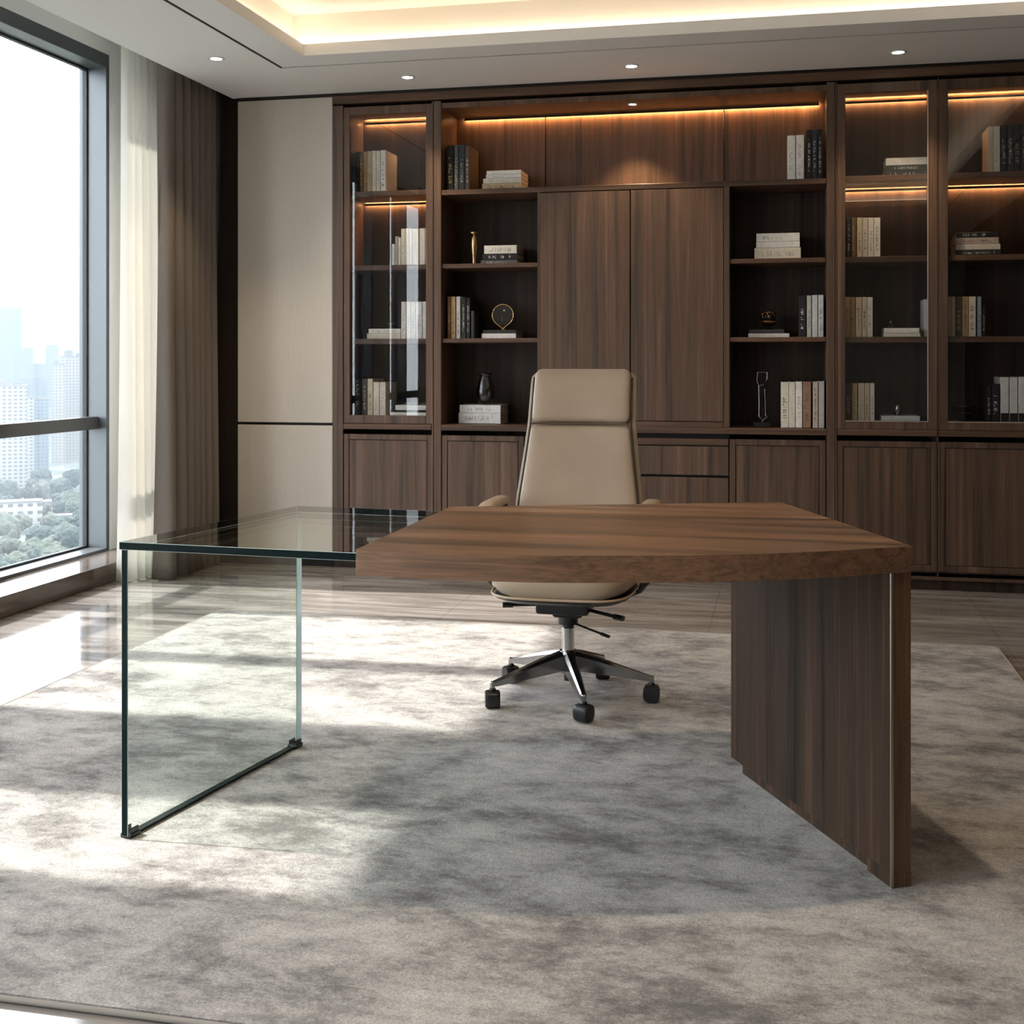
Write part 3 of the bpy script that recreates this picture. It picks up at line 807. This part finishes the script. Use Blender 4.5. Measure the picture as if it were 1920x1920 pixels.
t = thing('wire_trophy', (-.118, 6.63, S3), 'tall thin metal goblet sculpture on a black block', 'ornament')
BOX('base', M['black_gloss'], t, -.045, .045, -.035, .035, 0, .030, b=.002)
m = MB(); zz = lambda y_: .030 + (783-y_)*.00305
m.tube([(-.022, 0, .292), (-.026, 0, .245), (-.016, 0, .222)], .0022, 8); m.tube([(.028, 0, .292), (.027, 0, .255), (.010, 0, .228), (-.014, 0, .218)], .0030, 8)
m.tube([(-.024, 0, .292), (.028, 0, .292)], .0024, 8)
m.tube([(-.016, 0, .222), (-.014, 0, .12), (-.015, 0, .055)], .0034, 8); m.tube([(.014, 0, .205), (.018, 0, .12), (.018, 0, .06)], .0016, 8)
m.tube([(-.016, 0, .058), (.004, 0, .036), (.026, 0, .055), (.018, 0, .074)], .0036, 8)
m.tube([(.004, 0, .036), (.004, 0, .028)], .004, 8)
m.build('wire_form', M['dark_chrome'], t, 1.)

t = thing('glass_figurine', (-2.185, 6.66, TOPS['G1', 'third']), 'small clear glass ornament on two books in the window side cabinet', 'ornament')
m = MB(); m.lathe([(.022, 0), (.024, .004), (.008, .008), (.006, .016), (.020, .026), (.023, .034), (.018, .036), (.004, .022)], seg=24); m.build('bowl', M['clear_glass'], t, 1.)
m = MB(); m.tube([(-.020, 0, .030), (-.034, 0, .040), (-.042, 0, .046)], .003, 8); m.build('spout', M['clear_glass'], t, 1.)
t = thing('glass_tray', (-2.05, 6.68, TOPS['G1', 'bottom']), 'shallow clear glass dish on the lowest pile beside the beige panel', 'dish')
m = MB(); m.lathe([(.040, 0), (.052, .004), (.062, .014), (.064, .016), (.058, .014), (.048, .006)], seg=32); m.build('dish', M['clear_glass'], t, 1.)
m = MB(); m.lathe([(.006, .005), (.009, .011), (.006, .017)], seg=16); m.build('bead', M['chrome'], t, 1.)
t = thing('glass_figurine', (.540, 6.68, TOPS['G2', 'third']), 'tiny clear glass drop on two cream books in the first paired glass cabinet', 'ornament')
m = MB(); m.lathe([(.010, 0), (.014, .006), (.015, .014), (.008, .022), (.004, .030)], seg=20); m.build('drop', M['clear_glass'], t, 1.)
m = MB(); m.lathe([(.004, .029), (.006, .033), (.004, .038)], seg=12); m.build('knob', M['chrome'], t, 1.)
t = thing('chrome_finial', (.574, 6.69, TOPS['G2', 'bottom']), 'small chrome knob ornament on a silver book', 'ornament')
m = MB(); m.lathe([(.016, 0), (.017, .004), (.006, .008), (.005, .014), (.010, .022), (.013, .034), (.011, .048), (.006, .056), (.002, .059)], seg=24); m.build('knob', M['chrome'], t, 1.)
m = MB(); m.lathe([(.022, 0), (.022, .003), (.015, .005)], seg=24); m.build('foot', M['dark_chrome'], t, .6)
for k, (z_, r_, lab) in enumerate(((.840, .072, 'larger black glossy bowl under another in the second paired glass cabinet'), (.874, .060, 'smaller black glossy bowl nested on top in the second paired glass cabinet'))):
    t = thing('lacquer_bowl', (.905, 6.69, z_), lab, 'bowl', 'black bowls in the second paired glass cabinet')
    m = MB(); m.lathe([(r_*.45, 0), (r_*.5, .004), (r_*.8, .016), (r_, .040), (r_*1.02, .043), (r_*.97, .043), (r_*.76, .020), (r_*.4, .010)], seg=40); m.build('bowl', M['black_gloss'], t, 1.)
    m = MB(); m.tube([(r_*1.0*math.cos(2*PI*i/32), r_*1.0*math.sin(2*PI*i/32), .043) for i in range(32)], .0018, 6, closed=True); m.build('rim', M['dark_chrome'], t, 1.)
# ------------------------------------------------------------------ desk: fan-shaped walnut top on one panel leg, glass return on a glass panel
desk = thing('executive_desk', (-.62, 2.98, 0), 'fan-shaped walnut desk with a clear glass side return', 'desk')
ox, oy = -.62, 2.98
FR = [(-.893, 2.480), (-.715, 2.472), (-.518, 2.478), (-.36, 2.507), (-.141, 2.566), (.048, 2.649), (.272, 2.784)]
def smooth_curve(P, n):                                              # Catmull-Rom through the measured points
    out = []; Q = [(2*P[0][0]-P[1][0], 2*P[0][1]-P[1][1])] + P + [(2*P[-1][0]-P[-2][0], 2*P[-1][1]-P[-2][1])]
    for i in range(1, len(Q)-2):
        for k in range(n):
            t = k/n; v = []
            for c in (0, 1):
                a, b, c_, d = (Q[i-1][c], Q[i][c], Q[i+1][c], Q[i+2][c])
                v.append(.5*((2*b) + (-a+c_)*t + (2*a-5*b+4*c_-d)*t*t + (-a+3*b-3*c_+d)*t**3))
            out.append(tuple(v))
    return out + [P[-1]]
front = smooth_curve(FR, 6)
poly = [(x-ox, y-oy) for x, y in front + [(-.009, 3.572), (-.900, 3.257)]]
m = MB(); m.prism(poly, .694, .750, b=.0025, seg=2)
for f in m.bm.faces:
    f.normal_update(); f.material_index = 0 if abs(f.normal.z) > .5 else 1
m.build('desktop', [M['desk_top'], M['desk_edge']], desk, .5)
# panel leg under the far edge
A_, B_ = Vector((.228, 2.792)), Vector((-.149, 3.522)); d = (B_-A_).normalized(); nrm = Vector((d.y, -d.x))   # nrm points to the outer side
th = .048
q = [A_, A_+nrm*th, B_+nrm*th, B_]
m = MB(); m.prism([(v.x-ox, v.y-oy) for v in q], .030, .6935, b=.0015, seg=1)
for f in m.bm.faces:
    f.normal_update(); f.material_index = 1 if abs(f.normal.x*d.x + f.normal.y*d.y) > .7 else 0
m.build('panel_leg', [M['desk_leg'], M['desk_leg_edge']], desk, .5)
q2 = [A_+d*.0+nrm*.0, A_+nrm*th, A_+nrm*th+d*.10, A_+d*.10]
m = MB(); m.prism([(v.x-ox, v.y-oy) for v in q2], .0, .0305)
for f in m.bm.faces:
    f.normal_update(); f.material_index = 1 if abs(f.normal.x*d.x + f.normal.y*d.y) > .7 else 0
q2 = [A_+d*.09+nrm*.012, A_+nrm*(th-.004)+d*.09, B_+nrm*(th-.004)-d*.05, B_+nrm*.012-d*.05]
m.prism([(v.x-ox, v.y-oy) for v in q2], .0, .031)
m.build('plinth', [M['desk_leg'], M['desk_leg_edge']], desk)
q3 = [A_+nrm*-.002-d*.001, A_+nrm*.004-d*.001, A_+nrm*.004+d*.004, A_+nrm*-.002+d*.004]
m = MB(); m.prism([(v.x-ox, v.y-oy) for v in q3], .002, .692); m.build('edge_trim', M['trim_metal'], desk)
# glass return
GT = .716; gt = .019
G = [(-1.564, 2.676), (-.893, 2.634), (-.899, 3.416), (-1.431, 3.458)]
def pane(name, pts, z0, z1, bev):
    m = MB(); m.prism(pts, z0, z1, b=bev, seg=1)
    m.bm.faces.ensure_lookup_table(); ar = sorted(m.bm.faces, key=lambda f: -f.calc_area())
    for f in m.bm.faces: f.material_index = 1
    for f in ar[:2]: f.material_index = 0
    for f in m.bm.faces:
        if f.material_index == 1 and min(e.calc_length() for e in f.edges) < bev*1.9 and len(f.verts) == 4: f.material_index = 2
        f.normal_update()
        if name == 'glass_leg' and f.material_index == 1 and f.normal.y > .8: f.material_index = 2  # far end face painted pale for light reflected inside the glass
    return m.build(name, [M['desk_glass'], M['glass_edge'], M['glass_glint']], desk)
pane('glass_top', [(x-ox, y-oy) for x, y in G], GT-gt, GT, .0012)
a, b = Vector((-1.561, 2.682)), Vector((-1.430, 3.452)); d2 = (b-a).normalized(); n2 = Vector((d2.y, -d2.x))
LG = [a, a+n2*gt, b+n2*gt, b]
pane('glass_leg', [(v.x-ox, v.y-oy) for v in LG], .006, GT-gt-.0005, .0013)
m = MB(); m.prism([(v.x-ox, v.y-oy) for v in (a-n2*.001+d2*.02, a+n2*(gt+.001)+d2*.02, b+n2*(gt+.001)-d2*.02, b-n2*.001-d2*.02)], .0035, .0075)
m.build('glass_leg_gasket', M['glass_edge'], desk)
for p, s in ((a, 1), (b, -1)):
    c = p + d2*.022*s + n2*gt/2; m = MB()
    m.box(-.016, .016, -.019, .019, 0, .012, b=.003, seg=2); m.box(-.013, -.0085, -.015, .015, .008, .024, b=.002, seg=2); m.box(.0085, .013, -.015, .015, .008, .024, b=.002, seg=2)
    m.build('foot_clip', M['foot_black'], desk, .6, (c.x-ox, c.y-oy, 0), math.atan2(d2.y, d2.x)-PI/2)
m = MB(); m.tube([(-.905-ox, 2.66-oy, GT-gt/2), (-.905-ox, 3.24-oy, GT-gt/2)], .006, 8); m.build('glass_joint', M['foot_black'], desk, 1.)

# ------------------------------------------------------------------ office chair (its front looks towards -y)
ch = thing('office_chair', (-.723, 4.135, 0), 'tan leather high-back office chair on a five-star wheeled base', 'chair')
def lerp(a, b, t): return a + (b-a)*t
def interp(tab, z):
    for (z0, *a), (z1, *b) in zip(tab, tab[1:]):
        if z <= z1: return [lerp(p, q, (z-z0)/(z1-z0)) for p, q in zip(a, b)]
    return list(tab[-1][1:])
#        z     half width  y centre
PROF = [(.44, .226, .205), (.55, .222, .215), (.66, .212, .232), (.80, .194, .258), (.92, .181, .283), (1.02, .179, .312), (1.126, .177, .350)]
def cushion(name, z0, z1, thick, grow=0., back=0., dome=.018, puff=.008, steps=18, n=3.6):
    m = MB(); rings = []
    for i in range(steps+1):
        v = .5-.5*math.cos(PI*i/steps); z_ = lerp(z0, z1, v); hw, yc = interp(PROF, z_)
        e = min(v, 1-v)*(z1-z0)/.026; q = 1. if e >= 1 else math.sqrt(max(0., 1-(1-e)**2)); k = .28 + .72*q
        kk = .86 + .14*q
        pf = 1 + puff*math.sin(v*PI)*8
        ring = []
        for x, y in superring(0, 0, 1, 1, n, 48):
            yy = y*thick*k*pf/2*(1 + .0)
            if y < 0: yy -= puff*(1-x*x)*math.sin(v*PI)
            cur = .020*x*x                                           # the wings curl gently forward
            ring.append((x*(hw+grow)*kk, yc + back + yy - cur, z_))
        rings.append(ring)
    m.loft(rings); return m.build(name, M['leather'], ch, 1.2)
cushion('backrest', .455, .921, .062, puff=.006, steps=26)
cushion('headrest', .926, 1.121, .070, puff=.006, steps=18)
cushion('back_shell', .43, 1.108, .024, grow=.019, back=.022, puff=0., steps=30, n=4)
PIPE = plain('dark_piping', (.035,.026,.020), .5)                     # dark piping between cushion and shell, one run up each side
for s in (-1, 1):
    m = MB(); m.tube([(s*(interp(PROF, z_)[0]+.0035), interp(PROF, z_)[1]-.026, z_) for z_ in [.46+.035*i for i in range(19)]], .0035, 8)
    m.build('piping', PIPE, ch, 1.)
m = MB(); hw, yc = interp(PROF, .923)
m.tube([(x*hw*.97, yc-.028-.020*x*x, .9235) for x in [-1+2*i/12 for i in range(13)]], .004, 6); m.build('headrest_seam', plain('seam_thread', (.10,.07,.045), .7), ch, 1.)
# seat
m = MB(); rings = []
for i, (z_, k) in enumerate(((.372, .86), (.376, .93), (.388, .975), (.410, .995), (.440, 1.), (.462, .985), (.474, .95), (.480, .86), (.481, .5))):
    ring = []
    for x, y in superring(0, 0, .242*k, .262*k, 4.2, 56):
        dz = -.012*max(0, (-y-.17)/.1) if z_ > .43 else .004*(x/.24)**2*6*(1 if z_ < .39 else 0)
        ring.append((x*(1-.05*max(0, -y)/.26), y-.015, z_+dz))
    rings.append(ring)
m.loft(rings); m.build('seat', M['leather'], ch, 1.2)
m = MB(); m.tube([(x*(1-.05*max(0, -y)/.26), y-.015, .384) for x, y in superring(0, 0, .240, .260, 4.2, 56)], .0045, 8, closed=True); m.build('seat_piping', M['leather_pad'], ch, 1.)
m = MB(); rings = []
for z_, k in ((.352, .6), (.358, .86), (.372, .97), (.380, .95)): rings.append([(x, y-.01, z_) for x, y in superring(0, 0, .236*k, .255*k, 4., 40)])
m.loft(rings); m.build('seat_pan', M['black_plastic'], ch, 1.)
# arms
for s in (-1, 1):
    m = MB(); rings = []
    N = 22
    for i in range(N+1):
        v = i/N; y = lerp(-.115, .20, v); e = min(1., min(v, 1-v)*9); k = .35+.65*math.sin(e*PI/2)
        z_ = .652 - .022*(max(0, .35-v)/.35)**2
        rings.append([(s*.272 + x*.031*k, y, z_ + zz*.015*k) for x, zz in superring(0, 0, 1, 1, 2.6, 24)])
    m.loft(rings); arm = m.build('armrest', M['leather_pad'], ch, 1.2)
    m = MB()
    path = [(s*.272, -.105, .648), (s*.274, -.118, .60), (s*.276, -.112, .53), (s*.277, -.09, .46), (s*.272, -.07, .415), (s*.252, -.055, .385), (s*.215, -.05, .368), (s*.14, -.05, .362)]
    m.tube(path, .019, 10, flat=(1., .45)); m.tube([(s*.272, .17, .652), (s*.262, .20, .60), (s*.247, .225, .55)], .014, 10)
    m.build('arm_support', M['black_plastic'], arm, 1.)
# mechanism, levers, gas lift
m = MB(); m.box(-.095, .085, -.10, .12, .300, .345, b=.010, seg=2); m.box(-.125, .115, -.055, .075, .325, .360, b=.006, seg=2); m.box(-.045, .06, -.07, .06, .284, .320, b=.012, seg=2)
m.lathe([(.034, .254), (.034, .290), (.038, .302)], seg=28)
m.build('tilt_mechanism', M['black_plastic'], ch, .6)
for nm, p0, p1, r in (('tilt_lever', (-.06, -.03, .322), (-.212, -.075, .322), .0095), ('tension_lever', (.06, -.03, .312), (.200, -.085, .296), .0095), ('height_lever', (.02, -.01, .258), (.150, -.060, .228), .0055)):
    a, b = Vector(p0), Vector(p1); m = MB(); m.tube([a, a.lerp(b, .5), b], r*.8, 8, flat=(1.2, .8)); m.tube([a.lerp(b, .78), b], r*1.25, 8, flat=(1.2, .8)); m.build(nm, M['black_plastic'], ch, 1.)
m = MB(); m.lathe([(.020, .232), (.020, .258)], seg=24); m.build('piston_sleeve', M['black_plastic'], ch, .6)
m = MB(); m.lathe([(.0215, .15), (.0215, .240), (.019, .243)], seg=28); m.build('gas_lift', M['chrome'], ch, .6)
m = MB(); m.lathe([(.026, .086), (.034, .092), (.034, .150), (.030, .163), (.0225, .166)], seg=32); m.build('base_hub', M['dark_chrome'], ch, .6)
m = MB(); m.lathe([(.014, .060), (.014, .088)], seg=20); m.build('hub_plug', M['black_plastic'], ch, .6)
for k in range(5):
    ang = math.radians(2 + 72*k); ca, sa = math.cos(ang), math.sin(ang)
    def P(r_, s_, z_): return (r_*ca - s_*sa, r_*sa + s_*ca, z_)
    m = MB(); rings = []
    for r_, hw, zt, zb in ((.022, .021, .163, .098), (.10, .0185, .143, .090), (.20, .014, .112, .079), (.272, .0105, .090, .071), (.286, .0095, .085, .073)):
        rings.append([P(r_, -hw, zb), P(r_, hw, zb), P(r_, hw*1.0, lerp(zb, zt, .8)), P(r_, hw*.55, zt), P(r_, -hw*.55, zt), P(r_, -hw*1.0, lerp(zb, zt, .8))])
    m.loft(rings); m.lathe([(.0085, .060), (.0085, .084), (.006, .087)], .284*ca, .284*sa, 16)
    m.build('base_leg', M['dark_chrome'], ch, .5)
    # twin-wheel caster, turned its own way
    ta = (ang, ang+.5, ang-.35, ang+1.2, ang-.8)[k]; cx, cy = .284*ca, .284*sa
    m = MB(); m.lathe([(.009, .050), (.012, .060), (.009, .066)], 0, 0, 16)
    for yo in (0,):
        rings = []
        for i in range(9):
            v = -1 + 2*i/8; k2 = math.sqrt(max(0, 1-(abs(v)**5)))*.10 + .90
            rings.append([(x*.0285*k2, v*.0245, .0295 + z_*.0275*k2) for x, z_ in superring(0, 0, 1, 1, 3.2, 28)])
        m.loft(rings)
    cst = m.build('caster', M['black_plastic'], ch, .7, (cx, cy, 0), ta)
    for s in (-1, 1):
        m = MB(); rings = []
        for v in (0, 1):
            rings.append([(.0275*math.cos(2*PI*i/28), s*(.008 + v*.0120), .0275 + .0275*math.sin(2*PI*i/28)) for i in range(28)])
        m.loft(rings); m.build('wheel', plain('caster_tyre', (.02,.02,.021), .5), cst, .6)
# ------------------------------------------------------------------ the city below the window
GZ = -106.
gm, nt, out = new_mat('hazy_city_ground'); b = principled(nt, out, (.3,.32,.27), .9)
n = noise_tex(nt, coords(nt, (.02, .02, .02)), 1, 6, .7); r = ramp(nt, n, [(.35, (.040,.055,.035)), (.5, (.09,.10,.085)), (.66, (.22,.21,.19))]); nt.links.new(r.outputs[0], b.inputs['Base Color'])
t = MB(); t.box(-3600, -20, -900, 3600, GZ-2, GZ); struct(t.build('ground', gm), 'park and streets far below the window')
def facade(name, wall, win, sx, sz, mort):
    m, nt, out = new_mat(name); wall = tuple(c*.44 for c in wall); win = tuple(c*.30 for c in win); b = principled(nt, out, wall, .6)
    br = nt.nodes.new('ShaderNodeTexBrick'); br.offset = 0.
    br.inputs['Scale'].default_value = 1.; br.inputs['Brick Width'].default_value = sx; br.inputs['Row Height'].default_value = sz; br.inputs['Mortar Size'].default_value = mort
    br.inputs['Color1'].default_value = (*win, 1); br.inputs['Color2'].default_value = (*[c*1.25 for c in win], 1); br.inputs['Mortar'].default_value = (*wall, 1)
    tc = nt.nodes.new('ShaderNodeTexCoord'); sp = nt.nodes.new('ShaderNodeSeparateXYZ'); ad = nt.nodes.new('ShaderNodeMath'); cb = nt.nodes.new('ShaderNodeCombineXYZ')
    nt.links.new(tc.outputs['Object'], sp.inputs[0]); nt.links.new(sp.outputs[0], ad.inputs[0]); nt.links.new(sp.outputs[1], ad.inputs[1])
    nt.links.new(ad.outputs[0], cb.inputs[0]); nt.links.new(sp.outputs[2], cb.inputs[1]); nt.links.new(cb.outputs[0], br.inputs['Vector']); nt.links.new(br.outputs['Color'], b.inputs['Base Color'])
    return m
FC = dict(glass=facade('blue_glass_curtain_wall', (.30,.42,.50), (.20,.34,.44), 3., 3.6, .35), white=facade('white_apartment_facade', (.62,.61,.60), (.20,.22,.25), 4.2, 3.2, .9),
          blue=facade('blue_grey_office_facade', (.34,.40,.45), (.22,.28,.34), 3.4, 3.4, .5), tan=facade('cream_apartment_facade', (.58,.52,.45), (.22,.24,.27), 3.6, 3.2, 1.0), low=facade('low_white_block', (.72,.70,.66), (.25,.25,.26), 6., 5., 1.5))
RF = plain('flat_roof_grey', (.15,.15,.147), .9)
def building(x, y, w, top, mat, label, rot=.0, dpt=None, crown=0, group='buildings across the city'):
    h = top-GZ; dpt = dpt or w*.9
    t = thing('building', (x, y, GZ), label, 'building', group, math.atan2(-x, y)+rot)
    BOX('building_block', FC[mat], t, -w/2, w/2, 0, dpt, 0, h)
    m = MB(); m.box(-w/2-.3, w/2+.3, -.3, dpt+.3, h, h+1.2)
    if crown:
        m.box(-w*.32, w*.05, dpt*.2, dpt*.6, h+1.2, h+crown); m.box(w*.15, w*.38, dpt*.2, dpt*.5, h+1.2, h+crown*.6)
    m.build('roof', RF, t)
    return t
building(-1133, 1592, 75, 78, 'glass', 'wide pale blue glass tower, tallest seen through the window', dpt=60)
building(-1568, 2315, 24, 27, 'blue', 'faint distant slab just beside the blue glass tower')
building(-1749, 2684, 29, 38, 'blue', 'faintest distant slab high behind the apartment towers')
building(-1652, 2501, 46, -7, 'blue', 'low faint distant block behind the skyline')
building(-959, 1426, 22, -22, 'blue', 'blue grey office block behind the white apartments', crown=3)
building(-967, 1465, 9, -25, 'blue', 'slim grey tower with a small cap beside the blue office block', crown=4)
building(-740, 1147, 13.5, -4, 'tan', 'cream apartment tower, shorter of the two near the frame', crown=5)
building(-749, 1186, 25, 5, 'tan', 'cream apartment tower, taller of the two near the frame', crown=7)
building(-619, 887, 30, -20, 'white', 'broad white apartment block with banded balconies', crown=6)
building(-674, 998, 9, -33, 'white', 'narrow white apartment slab beside the banded block', crown=3)
building(-687, 1036, 14.5, -36, 'blue', 'grey apartment slab in front of the cream towers', crown=3)
building(-490, 711, 33, -92, 'low', 'long low white building among the park trees', dpt=14)
building(-419, 614, 18, -102, 'low', 'small flat roofed pale building in the park, closest of the low ones', dpt=12)
building(-505, 770, 16, -99, 'tan', 'small cream building between the trees beyond the long block', dpt=12)
building(-455, 712, 12, -100, 'low', 'little white pavilion between the trees by the window jamb', dpt=9)
rb = random.Random(5)
for i in range(16):                                                  # the skyline goes on beyond the window jambs
    px_ = -1500 + i*88 + rb.uniform(-20, 20); dist = rb.uniform(1050, 1900); u_ = (px_-960)/2300.
    c_, s_ = math.cos(math.radians(12.535)), math.sin(math.radians(12.535))
    building(dist*(u_*c_ - s_), dist*(u_*s_ + c_), rb.uniform(18, 46), rb.uniform(-40, 50), rb.choice(('white', 'blue', 'tan', 'glass')), 'hazy city tower hidden beyond the window frame', crown=rb.choice((0, 4, 6)), group='towers hidden beyond the window frame')
# trees: three kinds of crown, copied
def tree_proto(seed, col, label, sz):
    m, nt, out = new_mat('tree_foliage'); b = principled(nt, out, col, .9)
    n = noise_tex(nt, coords(nt, (.5,.5,.5), rnd=True), 1, 5, .7); r = ramp(nt, n, [(.3, tuple(c*.5 for c in col)), (.7, tuple(c*1.4 for c in col))]); nt.links.new(r.outputs[0], b.inputs['Base Color'])
    rnd = random.Random(seed); mb = MB()
    for i in range(9):
        a = rnd.uniform(0, 2*PI); rr = rnd.uniform(0, .55)*sz; c = Vector((rr*math.cos(a), rr*math.sin(a), sz*rnd.uniform(.75, 1.35)))
        res = bmesh.ops.create_icosphere(mb.bm, subdivisions=3, radius=sz*rnd.uniform(.38, .6), matrix=Matrix.Translation(c))
        for v in res['verts']:
            nn = noise.noise(v.co*(3.2/sz) + Vector((seed*7., i, 0))); d_ = (v.co-c); v.co = c + d_*(1 + .35*nn + .22*noise.noise(v.co*(9./sz)))
    t = thing('park_tree', (0, 0, GZ), label, 'tree', 'park trees below the window')
    mb.build('crown', m, t); mb = MB(); mb.lathe([(sz*.07, 0), (sz*.05, sz*.9)], seg=8); mb.build('trunk', plain('bark', (.12,.09,.06), .9), t)
    return t
def dup(t):
    r = t.copy(); COL.objects.link(r)
    for c in t.children:
        k = c.copy(); COL.objects.link(k); k.parent = r
    return r
protos = [tree_proto(1, (.028,.042,.036), 'dark green tree in the hazy park below the window', 9.), tree_proto(2, (.050,.062,.044), 'mid green tree in the hazy park below the window', 8.), tree_proto(3, (.078,.084,.060), 'pale yellowish tree in the hazy park below the window', 7.)]
rnd = random.Random(21); first = [True]*3; n_t = 0
def place_tree(px_, dist, k, s):
    u_ = (px_-960)/2300.; c_, s_ = math.cos(CAM_YAW), math.sin(CAM_YAW)
    t = protos[k] if first[k] else dup(protos[k]); first[k] = False
    t.location = (dist*(u_*c_ - s_), dist*(u_*s_ + c_), GZ); t.rotation_euler.z = rnd.uniform(0, 6.28); t.scale = (s, s, s*rnd.uniform(.85, 1.15))
CAM_YAW = math.radians(12.535)
BLD = [(o.location.copy(), .62*max(o.children[0].dimensions.x, o.children[0].dimensions.y)+7) for o in COL.objects if o.get('category') == 'building']
cnt = 0
for i in range(240):
    dist = 560 + 480*rnd.random()**1.2; q = rnd.uniform(-150, 200); k = rnd.choice((0, 0, 1, 1, 2)); s = rnd.uniform(.75, 1.25)
    u_ = (q-960)/2300.; p = Vector((dist*(u_*math.cos(CAM_YAW)-math.sin(CAM_YAW)), dist*(u_*math.sin(CAM_YAW)+math.cos(CAM_YAW)), GZ))
    if any(((p-l).xy).length < r_ for l, r_ in BLD): continue
    place_tree(q, dist, k, s); cnt += 1
    if cnt >= 120: break
for i in range(70):
    q = rnd.uniform(-1500, -160); dist = rnd.uniform(520, 950)
    place_tree(q, dist, rnd.choice((0, 1, 1, 2)), rnd.uniform(.9, 1.4))
# haze over the city
hm, nt, out = new_mat('city_haze'); v = nd(nt, 'ShaderNodeVolumePrincipled'); v.inputs['Color'].default_value = (.19,.213,.238,1); v.inputs['Density'].default_value = .0009; v.inputs['Anisotropy'].default_value = 0.
nt.links.new(v.outputs[0], out.inputs['Volume'])
t = MB(); t.box(-3500, -230, -300, 3500, GZ+.5, 150); o = t.build('haze', hm); tag(o, 'pale haze hanging over the city', 'haze', kind='stuff')

# ------------------------------------------------------------------ light
w = bpy.data.worlds.new('sky'); SC.world = w; w.use_nodes = True
bg = w.node_tree.nodes['Background']; bg.inputs[0].default_value = (.88,.94,1.,1); bg.inputs[1].default_value = SKY
s = bpy.data.lights.new('sun', 'SUN'); s.energy = SUN; s.angle = math.radians(1.3); s.color = (1., .955,.89)
so = bpy.data.objects.new('sun', s); COL.objects.link(so)
so.rotation_euler = Vector((.73, .03, -.73*.96)).to_track_quat('-Z', 'Y').to_euler()
for (y0, y1) in OP:                                                  # guides sky sampling through each window opening
    l = bpy.data.lights.new('sky_portal', 'AREA'); l.shape = 'RECTANGLE'; l.size = 2.7; l.size_y = y1-y0; l.cycles.is_portal = True
    o = bpy.data.objects.new('sky_portal', l); COL.objects.link(o); o.location = (-3.9, (y0+y1)/2, 1.45); o.rotation_euler = (0, -PI/2, 0)

# ------------------------------------------------------------------ camera
cd = bpy.data.cameras.new('camera'); cam = bpy.data.objects.new('camera', cd); COL.objects.link(cam)
cd.sensor_width = 36; cd.lens = 2300/1920*36; cd.shift_x = 0; cd.shift_y = -(960-676)/1920; cd.clip_start = .05; cd.clip_end = 8000
cam.location = (0, 0, 1.152); cam.rotation_euler = (PI/2, 0, CAM_YAW)
SC.camera = cam
vs = SC.view_settings; vs.view_transform = 'Standard'; vs.look = 'None'; vs.gamma = 1; vs.exposure = EXPO; vs.use_curve_mapping = False
cy = SC.cycles; cy.max_bounces = 10; cy.diffuse_bounces = 5; cy.glossy_bounces = 5; cy.transparent_max_bounces = 24; cy.transmission_bounces = 6; cy.volume_bounces = 1
cy.caustics_reflective = False; cy.caustics_refractive = False; cy.sample_clamp_indirect = 6.; cy.blur_glossy = .5
